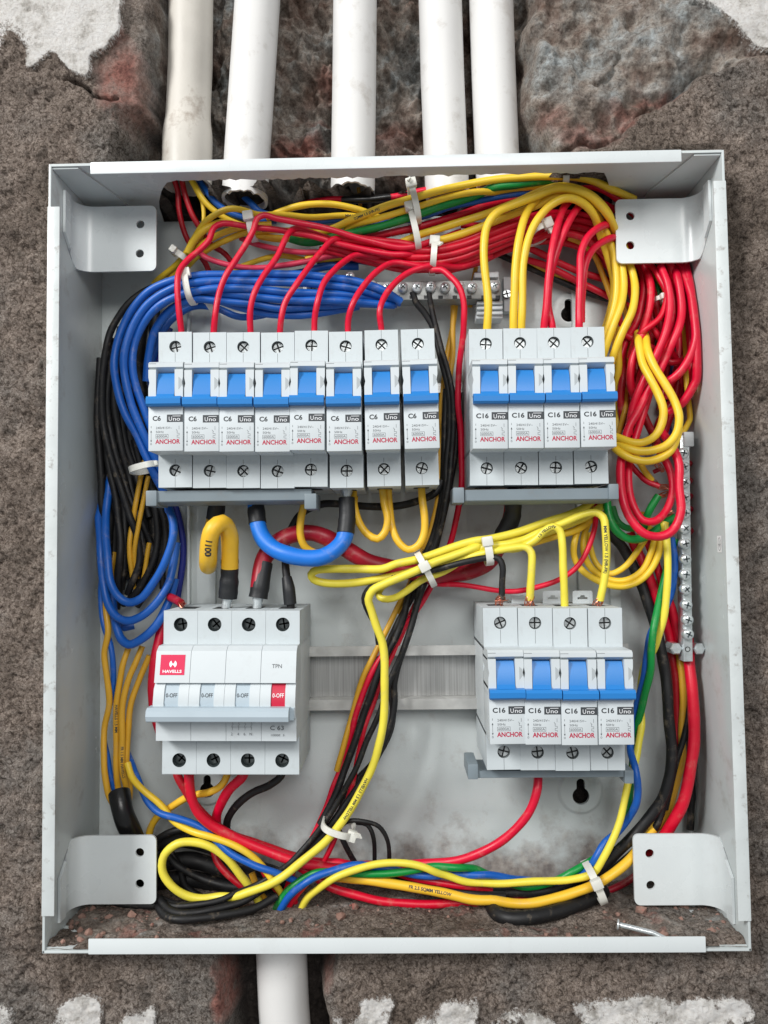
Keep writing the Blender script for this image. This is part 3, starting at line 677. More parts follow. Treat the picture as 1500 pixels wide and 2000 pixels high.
def uno(name, rating):
    e = empty(name, (0, 0, 0)); 
    b = MB(); zt, zb, pt, pb = 40.8, -42.0, 21.0, -24.9
    # core behind the terminals, ends kept short of the face plates
    for (z0, z1, sz) in ((pt - 2, zt, 33.0), (zb, pb + 2, -33.0)):
        b.box(-HW, HW, z0, z1, 0, HS - 5, 'breaker_shoulder', .25)
        b.plate_hole(-HW, HW, z0, z1, HS, 0, sz, 3.2, 4.6, 'breaker_shoulder', 'well_grey')
        for (xa, xb) in ((-HW, -HW), (HW, HW)):
            b.add([(xa * MM, -(HS - 5.2) * MM, z0 * MM), (xa * MM, -HS * MM, z0 * MM), (xa * MM, -HS * MM, z1 * MM), (xa * MM, -(HS - 5.2) * MM, z1 * MM)], [(0, 1, 2, 3)], 'breaker_shoulder')
        for za in (z0, z1):
            b.add([(-HW * MM, -(HS - 5.2) * MM, za * MM), (-HW * MM, -HS * MM, za * MM), (HW * MM, -HS * MM, za * MM), (HW * MM, -(HS - 5.2) * MM, za * MM)], [(0, 1, 2, 3)], 'breaker_shoulder')
    b.box(-HW, HW, pb, pt, .2, 45.2, 'breaker_white', .2)
    # seam lines on the shoulders
    for z0, z1 in ((36.4, 40.7), (22.5, 29.5), (-29.5, -27), (-41.9, -36.4)):
        b.box(-.1, .1, z0, z1, HS - .5, HS + .02, 'seam', 0)
    # panel: lower plate, upper cross bar, two cheeks, recess floor
    L, R_ = -HW, HW; rx0, rx1 = -HW + 3.9, -HW + 13.4
    zt_, z1_, z2_ = pt, pt - 4.6, pt - 18.8
    b.box(L, R_, pb, z2_ - 3, 44, HP, 'breaker_white', .45)
    b.box(L, R_, z2_ - 4, z2_ + 1.2, 44, HP - 2.5, 'breaker_white', .3)
    b.prism_x([(pt, 44), (pt, HP - 1.6), (pt - 1.0, HP), (z1_ + 1.6, HP), (z1_ - .6, HP - 4.5), (z1_ - .6, 44)], L, R_, 'breaker_white')
    def wavy(xo, xi, s):
        # cheek whose outer edge necks in at the grip notch
        pr = [(xi, z2_ - .5), (xi, z1_ + .4), (xo, z1_ + .4), (xo, pt - 8.2), (xo - s * .55, pt - 11), (xo, pt - 13.6), (xo, z2_ - .5)]
        return pr
    b.prism_h(wavy(L, rx0, -1), 44, HP, 'breaker_white'); b.prism_h(wavy(R_, rx1, 1), 44, HP, 'breaker_white')
    b.box(rx0 - .2, rx1 + .2, z2_, z1_ + .6, 44, HP - 10, 'breaker_white', 0)
    # thin step line along the top of the left cheek and notch on the right
    b.box(L + .1, rx0 + .1, pt - 1.35, pt - 1.15, HP - .4, HP + .03, 'seam', 0)
    b.prism_h([(R_ - 2.3, pt - 8), (R_ - .7, pt - 9.4), (R_ - .5, pt - 12.4), (R_ - 2.3, pt - 14.6)], HP - .5, HP + .04, 'notch_grey')
    # terminal mouths at both ends
    for z, s in ((zt, 1), (zb, -1)): b.box(-4.2, 4.2, min(z, z + s * .08), max(z, z + s * .08), 26, 36, 'hole_dark', 0)
    b.build('body', e, smooth=30)
    t = MB()
    t.prism_x([(z1_ - .3, HP - 9.5), (z1_ - 1.0, HP - 3.2), (z1_ - 5, HP - 1.2), (z2_ + 2, HP - .1), (z2_, HP + 1.6), (z2_ - .6, HP - 5), (z2_ - .6, HP - 9.5)], rx0 + .25, rx1 - .25, 'toggle_blue')
    t.prism_x([(z2_ + .3, HP - .5), (z2_ + .15, HP + 3.6), (z2_ - 1.2, HP + 4.7), (z2_ - 3.7, HP + 4.5), (z2_ - 4.6, HP + 3.5), (z2_ - 4.6, HP + .05), (z2_ - 3, HP + .02)], L + .12, R_ - .12, 'toggle_blue')
    t.build('toggle', e, smooth=30)
    for z, a in ((33, 25), (-33, 60)):
        s = MB(); screw_head(s, .15, z, HS - 2.2, r=2.75, ang=a); s.build('terminal_screw', e, smooth=35, loc=(.15 * MM, 0, z * MM))
    # prints
    zp = lambda d: pt - d
    k = HP + .05
    s = MB(); s.text(rating, L + (2.2 if rating == 'C6' else 1.7), zp(30.4), k, 2.3, 'ink_dark', width=4.2 if rating == 'C6' else 6.3, bold=.03); s.build('rating_print', e, smooth=0)
    s = MB(); s.box(L + 9.5, R_ - .05, zp(31.2), zp(27.4), HP - .1, HP + .06, 'badge_grey', 0); s.build('series_badge', e, smooth=0)
    s = MB(); s.text('U', L + 10.5, zp(30.55), HP + .1, 2.1, 'ink_white', width=1.6); s.text('no', L + 12.7, zp(30.55), HP + .1, 2.0, 'ink_white', width=3.5)
    s.prism_h([(L + 12.4, zp(28.3)), (L + 16.5, zp(28.3)), (L + 16.5, zp(28.05)), (L + 12.4, zp(28.05))], HP + .04, HP + .1, 'ink_white'); s.build('series_print', e, smooth=0)
    s = MB(); s.text('ANCHOR', L + 3.6, zp(42.2), k, 2.2, 'ink_crimson', width=12.6, bold=.03); s.build('maker_print', e, smooth=0)
    s = MB(); s.text('240/415V~', L + 3.9, zp(34.7), k, 1.15, 'ink_fine', width=8.2); s.text('50Hz', L + 3.9, zp(36.7), k, 1.1, 'ink_fine', width=4.0)
    s.text('6000A', L + 4.3, zp(38.95), k, 1.15, 'ink_fine', width=5.4)
    def ln(x0, x1, d0, d1): s.add([(x * MM, -k * MM, z * MM) for x, z in ((L + x0, zp(d1)), (L + x1, zp(d1)), (L + x1, zp(d0)), (L + x0, zp(d0)))], [(0, 1, 2, 3)], 'ink_fine')
    for q in ((3.8, 10.2, 37.35, 37.5), (3.8, 10.2, 39.25, 39.4), (3.8, 3.95, 37.35, 39.4), (10.05, 10.2, 37.35, 39.4), (1.4, 1.55, 35.6, 41), (1.38, 1.57, 33.2, 34.2)): ln(*q)
    s.add([((L + x) * MM, -k * MM, zp(d) * MM) for x, d in ((1.05, 36.4), (1.9, 36.4), (1.475, 35.3))], [(0, 1, 2)], 'ink_fine')
    s.add([((L + x) * MM, -k * MM, zp(d) * MM) for x, d in ((1.05, 40.4), (1.9, 40.4), (1.475, 41.4))], [(0, 1, 2)], 'ink_fine')
    n = 14; a = [(L + 1.45 + .42 * math.cos(2 * math.pi * i / n), zp(42.3) + .5 * math.sin(2 * math.pi * i / n)) for i in range(n)]; c = [(L + 1.45 + .27 * math.cos(2 * math.pi * i / n), zp(42.3) + .34 * math.sin(2 * math.pi * i / n)) for i in range(n)]
    s.add([(x * MM, -k * MM, z * MM) for x, z in a + c], [[i, (i + 1) % n, n + (i + 1) % n, n + i] for i in range(n)], 'ink_fine')
    for q in ((15.6, 15.75, 33.2, 35), (14.6, 14.75, 35.8, 36.9), (14.6, 15.8, 36.85, 37.0), (15.65, 15.8, 36.9, 37.9), (14.6, 15.75, 37.85, 38), (14.6, 14.75, 37.9, 39.0), (14.6, 15.8, 38.9, 39.05), (15.65, 15.8, 39, 39.7)): ln(*q)
    s.add([((L + x) * MM, -k * MM, zp(d) * MM) for x, d in ((14.1, 35.0), (14.25, 34.9), (15.0, 35.9), (14.9, 36.05))], [(0, 1, 2, 3)], 'ink_fine')
    s.build('fine_print', e, smooth=0)
    return e
def copy_tree(o, parent=None):
    c = o.copy(); COL.objects.link(c); c.parent = parent
    for k in list(o.children): copy_tree(k, c)
    return c
protos = {}
def place(rating, xt, yt, xb, yb, label, group):
    a, c = P(xt, yt, H0 + HS), P(xb, yb, H0 + HS); m = (a + c) / 2; d = a - c; ang = math.atan2(d.x, d.z)
    if rating not in protos: e = uno('circuit_breaker', rating); protos[rating] = e
    else: e = copy_tree(protos[rating])
    for k in e.children:
        if k.name.startswith('terminal_screw'): k.rotation_euler = (0, random.uniform(0, 1.57), 0)
    e.location = (m.x, -(H0 + random.uniform(-.5, .4)) * MM, m.z + random.uniform(-.35, .35) * MM); e.rotation_euler = (0, ang, 0); tag(e, label, 'circuit breaker', group)
G1 = 'row of narrow breakers at the upper left'; G2 = 'four breakers at the upper right'; G3 = 'four breakers at the lower right'
ordn = ['leftmost', 'second from the left', 'third from the left', 'fourth from the left', 'fifth from the left', 'sixth from the left']
up6 = [(342, 675, 342, 921), (409, 675, 409, 922), (475, 675, 475, 921), (542, 674, 542, 922), (608, 672, 607, 918), (675, 675, 677, 922)]
for i, q in enumerate(up6):
    place('C6', *q, 'white C6 breaker, %s of the touching six in the upper left row' % ordn[i], G1)
place('C6', 745, 671, 750, 918, 'white C6 breaker standing with gaps on both sides, seventh in the upper left row', G1)
place('C6', 816, 669, 824, 918, 'slightly leaning white C6 breaker at the right end of the upper left row', G1)
for i, q in enumerate([(949, 668, 951, 917), (1016, 668, 1018, 917), (1082, 666, 1086, 915), (1148, 665, 1155, 913)]):
    place('C16', *q, 'white C16 breaker with a blue toggle, %s of the upper right four' % ordn[i].replace('leftmost', 'leftmost one'), G2)
for i, q in enumerate([(977, 1216, 984, 1470), (1045, 1216, 1050, 1471), (1113, 1216, 1118, 1470), (1182, 1216, 1187, 1469)]):
    place('C16', *q, 'white C16 breaker with a blue toggle, %s of the lower right four' % ordn[i].replace('leftmost', 'leftmost one'), G3)
# white clip tabs standing above the lower right breakers
def clip_tab(x):
    b = MB(); p = P(x, 1166, 24); cx, cz = p.x / MM, p.z / MM; w, hgt = 5.6, 3.6
    bm = bmesh.new(); out = rrect(cx - w, cx + w, cz - 6, cz + hgt, 1.3, (0, 0, 1, 1), 4)
    hole = [(cx - 2.9, cz - 1.2), (cx + 2.9, cz - 1.2), (cx + 2.9, cz - .2), (cx + 1.4, cz + .2), (cx + 1, cz + 1.1), (cx - 1, cz + 1.1), (cx - 1.4, cz + .2), (cx - 2.9, cz - .2)]
    fr = []
    for hh in (25, 24):
        ed = []; rows = []
        for pts in (out, hole):
            v = [bm.verts.new((x_ * MM, -hh * MM, z_ * MM)) for x_, z_ in pts]; ed += [bm.edges.new((v[i], v[(i + 1) % len(v)])) for i in range(len(v))]; rows.append(v)
        bmesh.ops.triangle_fill(bm, use_beauty=True, use_dissolve=False, edges=ed); fr.append(rows)
    for a, c in zip(*fr):
        for i in range(len(a)): bm.faces.new((a[i], a[(i + 1) % len(a)], c[(i + 1) % len(a)], c[i]))
    bmesh.ops.recalc_face_normals(bm, faces=bm.faces)
    me = bpy.data.meshes.new('clip_tab'); bm.to_mesh(me); bm.free(); me.materials.append(MATS['breaker_white'])
    o = bpy.data.objects.new('clip_tab', me); COL.objects.link(o); return o
for x, wch in ((1018, 'left'), (1079, 'middle'), (1137, 'right')):
    tag(clip_tab(x), '%s white rail clip tab with a slot above the lower right breakers' % wch, 'clip', 'white rail clips above the lower right breakers')
# grey insulated comb busbars under the breakers
def comb(x0, x1, y0, y1, h0, h1, ecaps, label):
    a, c = P(x0, (y0 + y1) / 2, h1), P(x1, (y0 + y1) / 2, h1); t = P((x0 + x1) / 2, y0, h1); u = P((x0 + x1) / 2, y1, h1)
    e = empty('comb_busbar', (a.x, -h1 * MM, t.z), label, 'busbar', 'grey comb busbars under the breaker rows')
    ox, oy, oz = a.x / MM, h1, t.z / MM
    L = (c.x - a.x) / MM; hgt = (t.z - u.z) / MM
    b = MB(); b.prism_x([(0, 0), (-hgt * .9, -.3), (-hgt, -1.2), (-hgt - .9, -9), (-hgt - .9, h0 - h1), (0, h0 - h1)], 0, L, 'comb_grey')
    b.build('housing', e, smooth=25)
    for (cx, w, ch, dz) in ecaps:
        p = P(cx, (y0 + y1) / 2, h1 + 1.2); b = MB(); xx = p.x / MM - ox; ww = w / scale_at(h1 + 1.2) / 2; dd = dz / scale_at(h1)
        b.box(xx - ww, xx + ww, -hgt - 1.2 - dd, .8 - dd + ch, h0 - h1 - 1, 1.2, 'comb_grey', .7); b.build('end_cap', e)
comb(302, 608, 957, 980, 38, 57, [(295, 22, 0, 2), (606, 24, 0, 12)], 'grey plastic comb busbar with end caps under the touching six breakers')
comb(908, 1196, 955, 978, 38, 58, [(896, 22, 0, -2), (1199, 20, 0, -5)], 'grey plastic comb busbar with end caps under the upper right breakers')
comb(934, 1222, 1505, 1520, 30, 52, [(924, 20, 2.0, -4), (1229, 18, 1.0, 6)], 'grey plastic comb busbar with end caps under the lower right breakers')

# ------------------------------------------------------------------ the four-pole main breaker
def main_breaker():
    a, c = P(351, 1217, H0 + HS), P(554, 1217, H0 + HS); d_, g = P(348, 1486, H0 + HS), P(553, 1485, H0 + HS)
    m = (a + c + d_ + g) / 4
    e = empty('main_circuit_breaker', (m.x, -H0 * MM, m.z), 'wide white four-pole main breaker with one long grey toggle bar and a red logo', 'circuit breaker')
    e.rotation_euler = (0, math.atan2((a + c - d_ - g).x, (a + c - d_ - g).z), 0)
    zt, zb, pt, pb = 41.8, -42.4, 24.6, -22.6; b = MB()
    for i in range(4):
        x = (i - 1.5) * 17.8; xa, xb = x - 8.84, x + 8.84
        for (z0, z1, sz) in ((pt - 2, zt, 34.6), (zb, pb + 2, -35.2)):
            b.box(xa, xb, z0, z1, 0, HS - 5.5, 'breaker_shoulder', .2)
            b.plate_hole(xa, xb, z0, z1, HS, x, sz, 3.6, 5.4, 'breaker_shoulder', 'well_dark')
            for q in (xa, xb): b.add([(q * MM, -(HS - 5.7) * MM, z0 * MM), (q * MM, -HS * MM, z0 * MM), (q * MM, -HS * MM, z1 * MM), (q * MM, -(HS - 5.7) * MM, z1 * MM)], [(0, 1, 2, 3)], 'breaker_shoulder')
            for q in (z0, z1): b.add([(xa * MM, -(HS - 5.7) * MM, q * MM), (xa * MM, -HS * MM, q * MM), (xb * MM, -HS * MM, q * MM), (xb * MM, -(HS - 5.7) * MM, q * MM)], [(0, 1, 2, 3)], 'breaker_shoulder')
        b.box(xa, xb, pb, pt, .2, 45, 'breaker_white', .2)
        q = HP - 5
        b.prism_x([(pt, 44), (pt, q - 4), (pt - 2.2, q - .6), (pt - 3.4, q), (7.0, q + 3.2), (7.0, 44)], xa + .04, xb - .04, 'breaker_white')
        b.prism_x([(6.9, 44), (6.9, q + 1.0), (4.0, q + 3.4), (-3, q + 5), (-10.5, q + 3.0), (-10.5, 44)], xa, xa + 5.4 , 'breaker_white')
        b.prism_x([(6.9, 44), (6.9, q + 1.0), (4.0, q + 3.4), (-3, q + 5), (-10.5, q + 3.0), (-10.5, 44)], xa + 12.6, xb - .02, 'breaker_white')
        b.prism_x([(-10.2, 44), (-10.2, q), (-13, q - .3), (pb, q - .8), (pb, 44)], xa + .03, xb - .03, 'breaker_white')
        b.box(x - 4.2, x + 4.2, zt, zt + .08, 24, 38, 'hole_dark', 0)
    for z0, z1 in ((-35.2 - 7.1, -35.2 - 4),): b.box(-35.5, 35.5, z0, z0 + .12, HS, HS + .02, 'seam', 0)
    b.build('body', e, smooth=28)
    q = HP - 5
    for i in range(4):
        x = (i - 1.5) * 17.8; xa = x - 8.84; col = 'toggle_red' if i == 3 else 'toggle_grey'
        t = MB(); t.prism_x([(6.95, q - 3), (6.95, q + .3), (3.5, q + 2.8), (-2.5, q + 4.4), (-6, q + 4), (-6, q - 3)], xa + 5.5, xa + 12.5, col); f = t.build('toggle_face', e, smooth=30)
        s = MB(); s.text('0-OFF', xa + 6.2, 0, 0, 1.9, 'ink_white' if i == 3 else 'ink_dark', width=5.7, bold=.008)
        s.v = [(vx, -(q + 3.73 - (vz / MM) * .267 + .15) * MM, vz) for vx, vy, vz in s.v]; s.build('off_print', f, smooth=0)
        for z, an in ((34.6, 10 + 30 * i), (-35.2, 50 - 25 * i)):
            s = MB(); screw_head(s, x, z, HS - 4.6, r=2.8, ang=an, base='main_screw'); s.build('terminal_screw', e, smooth=35)
    t = MB(); t.prism_x([(-4.3, q + 2), (-4.3, q + 8.6), (-5.6, q + 10.4), (-8.2, q + 11), (-10.6, q + 10.2), (-11.4, q + 8), (-11.4, q + 1)], -37.2, 33.0, 'toggle_grey'); t.prism_x([(-4.8, q + 2), (-4.8, q + 5), (-11, q + 5), (-11, q + 2)], 33, 35.0, 'toggle_grey'); t.build('toggle_bar', e, smooth=30)
    # prints on the faces
    k = lambda z: q + (21.2 - z) * .225 + .15           # slope of the upper face
    X0 = -35.6
    def slant(b): b.v = [(vx, -(k(vz / MM)) * MM + (vy), vz) for vx, vy, vz in b.v]; return b
    s = MB(); s.add([(x * MM, 0, z * MM) for x, z in ((X0 + 2.6, 10.8), (X0 + 15, 10.8), (X0 + 15, 20.6), (X0 + 2.6, 20.6))], [(0, 1, 2, 3)], 'logo_red'); lg = slant(s).build('maker_badge', e, smooth=0)
    s = MB(); s.text('HAVELLS', X0 + 4.0, 11.9, .06, 1.35, 'ink_white', width=9.6, bold=.03)
    cx, cz = X0 + 9.0, 16.1
    def blob(pts): s.add([((cx + x) * MM, -.06 * MM, (cz + z) * MM) for x, z in pts], [list(range(len(pts)))], 'ink_white')
    blob([(-1.9, 0)] + [(-1.9 * math.cos(a), 1.9 * math.sin(a)) for a in (math.radians(20 * j) for j in range(1, 4))] + [(-.7, 1.0), (-.35, .35), (0, .2), (-.3, -.3), (-.7, -1.0)] + [(-1.9 * math.cos(a), 1.9 * math.sin(a)) for a in (math.radians(-60 + 20 * j) for j in range(0, 3))])
    blob([(1.9, 0)] + [(1.9 * math.cos(a), 1.9 * math.sin(a)) for a in (math.radians(20 * j) for j in range(1, 4))] + [(.7, 1.0), (.35, .35), (0, .2), (-.3, -.3), (.7, -1.0)] + [(1.9 * math.cos(a), 1.9 * math.sin(a)) for a in (math.radians(-60 + 20 * j) for j in range(0, 3))])
    slant(s).build('logo_print', lg, smooth=0)
    s = MB(); s.text('TPN', 23.4, 14.2, 0, 1.9, 'ink_fine', width=4.9); slant(s).build('type_print', e, smooth=0)
    kk = q + .08
    s = MB(); s.text('C 63', 22.4, -16.9, kk, 2.1, 'ink_dark', width=6.8); s.build('rating_print', e, smooth=0)
    s = MB(); s.text('10000  3', 22.8, -20.0, kk - .25, 1.0, 'ink_fine', width=6.6)
    for x in (3.6, 6.8, 10.0, 13.2):
        xx = -35.6 + 35.6 + x - .4
        for (za, zb_, dx) in ((-12.6, -13.8, 0), (-13.8, -14.8, .5), (-14.8, -15.6, -.3), (-15.6, -17.0, .1)):
            s.add([((xx + dx) * MM, -kk * MM, za * MM), ((xx + dx + .16) * MM, -kk * MM, za * MM), ((xx + .16) * MM, -kk * MM, zb_ * MM), (xx * MM, -kk * MM, zb_ * MM)], [(0, 1, 2, 3)], 'ink_fine')
    for x, tx in ((3.6, '2'), (6.8, '4'), (10.0, '6'), (13.0, 'N')): s.text(tx, x - 1.0, -19.6, kk - .15, 1.3, 'ink_fine')
    s.add([(2.6 * MM, -kk * MM, -15.5 * MM), (13 * MM, -kk * MM, -15.5 * MM), (13 * MM, -kk * MM, -15.4 * MM), (2.6 * MM, -kk * MM, -15.4 * MM)], [(0, 1, 2, 3)], 'ink_fine')
    s.build('fine_print', e, smooth=0)
main_breaker()

# ------------------------------------------------------------------ terminal bars
def bar_screws(b, pts, h, r=2.9):
    for i, (x, y) in enumerate(pts):
        p = P(x, y, h); ax, az = p.x / MM, p.z / MM; an = random.uniform(0, 90); rings = 5; n = 20; vs = []
        for k in range(rings + 1):
            t = k / rings * math.pi / 2 * .8; vs += [((ax + r * math.cos(t) * math.cos(2 * math.pi * j / n)) * MM, -(h - .6 + r * .55 * math.sin(t)) * MM, (az + r * math.cos(t) * math.sin(2 * math.pi * j / n)) * MM) for j in range(n)]
        vs += [((ax + r * math.cos(2 * math.pi * j / n)) * MM, -(h - 3.2) * MM, (az + r * math.sin(2 * math.pi * j / n)) * MM) for j in range(n)]
        fs = [[k * n + j, k * n + (j + 1) % n, (k + 1) * n + (j + 1) % n, (k + 1) * n + j] for k in range(rings) for j in range(n)] + [list(range(rings * n, rings * n + n))] + [[j, (j + 1) % n, (rings + 1) * n + (j + 1) % n, (rings + 1) * n + j] for j in range(n)]
        b.add(vs, fs, 'zinc')
        for a_ in (an, an + 90):
            R = Matrix.Rotation(math.radians(a_), 3, 'Y'); b.box(ax - r * .55, ax + r * .55, az - r * .11, az + r * .11, h - 1, h - .6 + r * .56, 'well_dark', 0, rot=R)
def neutral_bar():
    h = 27; p = P(800, 562, h)
    e = empty('neutral_bar', (p.x, -8 * MM, p.z), 'steel neutral bar with a row of screws above the breakers, half under blue wires', 'terminal bar')
    ox, oz = p.x / MM, p.z / MM
    b = MB(); pbox(b, 592, 550, 978, 586, h - 2, 13, h - 2, 'bar_dull', .5)
    for x in range(600, 975, 28): pbox(b, x + 4, 577, x + 13, 583.5, h - 1.9, h - 4, h - 1.9, 'hole_dark', 0)
    o = b.build('bar', e); 
    for q in (o,): q.matrix_parent_inverse = Matrix.Translation((-p.x, 8 * MM, -p.z))
    xs = [(608, 560), (636, 560), (683, 540), (705, 558), (728, 557), (757, 560), (787, 560), (815, 560), (842, 559), (870, 560), (898, 558), (923, 560), (967, 558)]
    for i, q in enumerate(xs):
        s = MB(); bar_screws(s, [q], h + 1.4, 2.95); o = s.build('terminal_screw', e, smooth=35); o.matrix_parent_inverse = Matrix.Translation((-p.x, 8 * MM, -p.z))
    b = MB(); pbox(b, 930, 610, 982, 622, 20, 9, 20, 'breaker_white', .6); pbox(b, 926, 532, 974, 542, 20, 9, 20, 'breaker_white', .6)
    for y in (588, 598, 608): pbox(b, 931, y, 982, y + 6, 22, 12, 22, 'breaker_white', .5)
    pbox(b, 928, 530, 976, 620, 13, 1.2, 13, 'breaker_white', .8); pbox(b, 984, 540, 1028, 608, 8, 1.2, 8, 'breaker_white', .8)
    s = b.build('holder', e); s.matrix_parent_inverse = Matrix.Translation((-p.x, 8 * MM, -p.z))
    b = MB(); screw_head(b, P(990, 574, 10).x / MM, P(990, 574, 10).z / MM, 10.5, r=2.4, ang=15, base='zinc'); s = b.build('fixing_screw', e); s.matrix_parent_inverse = Matrix.Translation((-p.x, 8 * MM, -p.z))
neutral_bar()
def earth_bar():
    h = 31; p = P(1343, 1268, h)
    e = empty('earth_bar', (p.x, -8 * MM, p.z), 'upright steel earth bar with thirteen round screws beside the right wall', 'terminal bar')
    inv = Matrix.Translation((-p.x, 8 * MM, -p.z))
    def add(b, n, **k): o = b.build(n, e, **k); o.matrix_parent_inverse = inv
    b = MB(); a, c = P(1338, 850, h), P(1345, 1292, h)
    x0, x1 = a.x / MM - 2.7, a.x / MM + 2.3; sx = (c.x - a.x) / MM
    b.box(x0, x1, c.z / MM, a.z / MM, h - 8, h, 'zinc', .3)
    b.v = [(vx + (a.z - vz) / (a.z - c.z) * (c.x - a.x), vy, vz) for vx, vy, vz in b.v]
    add(b, 'bar')
    sc = [(1335, 885), (1337, 912), (1338, 942), (1338, 972), (1339, 1002), (1339, 1032), (1339, 1062), (1340, 1092), (1340, 1122), (1341, 1151), (1342, 1182), (1344, 1211), (1345, 1239)]
    for i, q in enumerate(sc): s = MB(); bar_screws(s, [q], h + 2.6, 3.15); add(s, 'terminal_screw', smooth=35)
    for x in (1320, 1365):
        s = MB(); q = P(x, 1267, h - 3); s.cyl(q.x / MM, q.z / MM, 3.4, h - 12, h - 1.5, 'zinc', n=6, bev=.8); add(s, 'clamp_nut', smooth=35)
    s = MB(); q = P(1343, 1268, h); s.cyl(q.x / MM, q.z / MM, 1.5, h - .5, h + .05, 'hole_dark', n=18); s.cyl(q.x / MM, q.z / MM, 1.0, h - .4, h + .1, 'screw_steel', n=14); add(s, 'threaded_hole')
    s = MB(); pbox(s, 1336, 843, 1356, 872, h + 1, 4, h + 1, 'breaker_white', .8); add(s, 'insulator')
    s = MB(); pbox(s, 1334, 1255, 1352, 1285, h - 10, 2, h - 9, 'breaker_white', .8); add(s, 'insulator')
earth_bar()
# ------------------------------------------------------------------ wires: traced runs with their own height above the back panel
WIRES = []
def W(col, w, pts, label, group=None, n=12, **k):
    """pts: 'x,y,h x,y x,y,h' photo pixels, heights in mm, gaps interpolated"""
    A = []
    for q in pts.split():
        v = [float(z) for z in q.split(',')]; A.append([v[0], v[1], v[2] if len(v) > 2 else None])
    idx = [i for i, q in enumerate(A) if q[2] is not None]
    for i, q in enumerate(A):
        if q[2] is None:
            lo = max([j for j in idx if j < i], default=None); hi = min([j for j in idx if j > i], default=None)
            q[2] = A[lo][2] if hi is None else A[hi][2] if lo is None else A[lo][2] + (A[hi][2] - A[lo][2]) * (i - lo) / (hi - lo)
    d = dict(col=col, w=w, A=A, label=label, group=group, n=n); d.update(k); WIRES.append(d); return d
GT = 'red wires tapping down into the upper left breakers'
GB = 'blue wires looping round the left side'
GR = 'red wires bundled along the top'
# --- reds into the C6 row
E = ' red wire dropping into the %s C6 breaker'
W('crimson', 13, '900,462,30 800,500,33 700,487,34 620,462,36 560,450,37 493,445,39 435,436,40 418,444,42 408,468 392,485,44 366,508 350,532,50 347,565,52 351,613,51 356,668,46', 'bright' + E % 'first', GT)
W('crimson', 13, '900,452,31 800,486,36 720,470,38 640,447,40 570,433,43 540,427 517,420,45 502,427,46 496,447,47 480,477,48 460,507,50 440,540,52 427,580 420,623,51 416,668,46', 'bright' + E % 'second', GT)
W('crimson', 13, '900,472,28 800,508,31 700,484,32 620,458,33 578,450,36 562,460,40 540,503,45 513,540,50 497,573,52 489,613,51 490,668,46', 'bright' + E % 'third', GT)
W('crimson', 13, '900,490,28 820,516,30 740,497,31 680,470,33 650,472,36 627,493,42 603,523,47 577,557,51 557,590 549,623,51 546,668,46', 'bright' + E % 'fourth', GT)
W('crimson', 13, '910,500,26 830,522,29 750,503,31 700,496,34 677,507,38 653,527,44 633,553,48 620,593,51 615,623 614,668,46', 'bright' + E % 'fifth', GT)
W('crimson', 13, '960,500,24 870,526,28 810,517,32 767,513,36 737,530,42 710,560,47 690,593,51 680,627 680,668,46', 'bright' + E % 'sixth', GT)
W('crimson', 13, '960,498,24 900,520,28 860,520,34 830,522,38 803,530,40 777,547,44 752,577,48 742,607,51 745,640 748,668,46', 'bright' + E % 'seventh', GT)
W('crimson', 13, '840,528,36 862,527,38 880,540,40 897,560,42 906,592,42 905,632,40 903,665,36 897,720,30 895,790,28 899,840,26 902,948,26 897,985 889,1021 879,1061,22 860,1110,18 838,1153,16 811,1195,16 783,1229,16 762,1258,18 735,1300,20 712,1345 692,1397 679,1444,20 668,1480 655,1523 637,1578,20 615,1626 600,1656,22 575,1700,22 556,1750 545,1790,20', 'red wire arching over the screws then falling between the breaker banks to the bottom bundle')
# --- long reds of the top bundle
for i, (dy, h, lb) in enumerate(((0, 33, 'uppermost'), (11, 34, 'second'), (22, 33, 'third'), (33, 31, 'fourth'), (43, 28, 'lowest'))):
    W('red', 14, '%s %d,%d,%d 760,%d,%d 830,%d,%d 900,%d,%d 960,%d,%d 1020,%d,%d 1075,%d,%d 1130,%d,%d 1190,%d,%d 1240,%d,%d' % (
        '', 680 - 14 * i, 462 + dy * .6, h, 474 + dy, h, 481 + dy, h, 470 + dy, h, 449 + dy * .9, h, 428 + dy * .9, h - 2, 416 + dy, h - 6, 420 + dy * 1.1, h - 10, 440 + dy * 1.2, h - 12, 480 + dy * 1.1, h - 14),
      '%s red wire of the thick sagging red bundle across the top' % lb, GR)
W('red', 16, '650,473,26 717,464,28 800,448,30 850,434,30 900,419,29 960,400,26 1040,384,24 1110,380,22 1165,398,22 1205,440,20 1240,500,18', 'red wire lying between the blue wire and the yellow pair along the top', GR)
W('red', 16, '1110,363,27 1150,362,30 1180,372,30 1210,392,28 1250,430,24 1290,480,24 1316,540,26 1328,580,28 1327,613 1317,647,30 1300,680,30 1287,720,28 1262,760,28 1242,805,30', 'thick red wire leaving under the upper right bracket and bowing down the coil', 'red coil on the right side')
for p in ('700,482,22 800,505,24 900,488,24 980,462,22 1060,442,20 1130,452,18 1200,500,16 1250,560,16', '760,500,24 850,528,24 930,512,22 1000,486,20 1080,470,18 1150,490,16 1215,540,14', '860,430,22 940,418,22 1020,420,20 1090,428,18 1160,456,16 1220,500,16', '900,440,18 980,440,20 1060,418,20 1120,420,18 1190,452,18 1240,500,18',
          '960,480,14 1040,455,16 1110,470,14 1180,505,14 1230,556,14'):
    W('red', 14, p, {'700': 'red wire buried lowest in the sagging bundle, starting left of the upturned cable tie', '760': 'red wire buried in the bundle right behind the upturned cable tie', '860': 'red wire buried just under the yellow pair at the top', '900': 'red wire buried under the first yellow tap at the top', '960': 'red wire buried where the bundle thins out behind the yellow taps'}[p[:3]], GR)
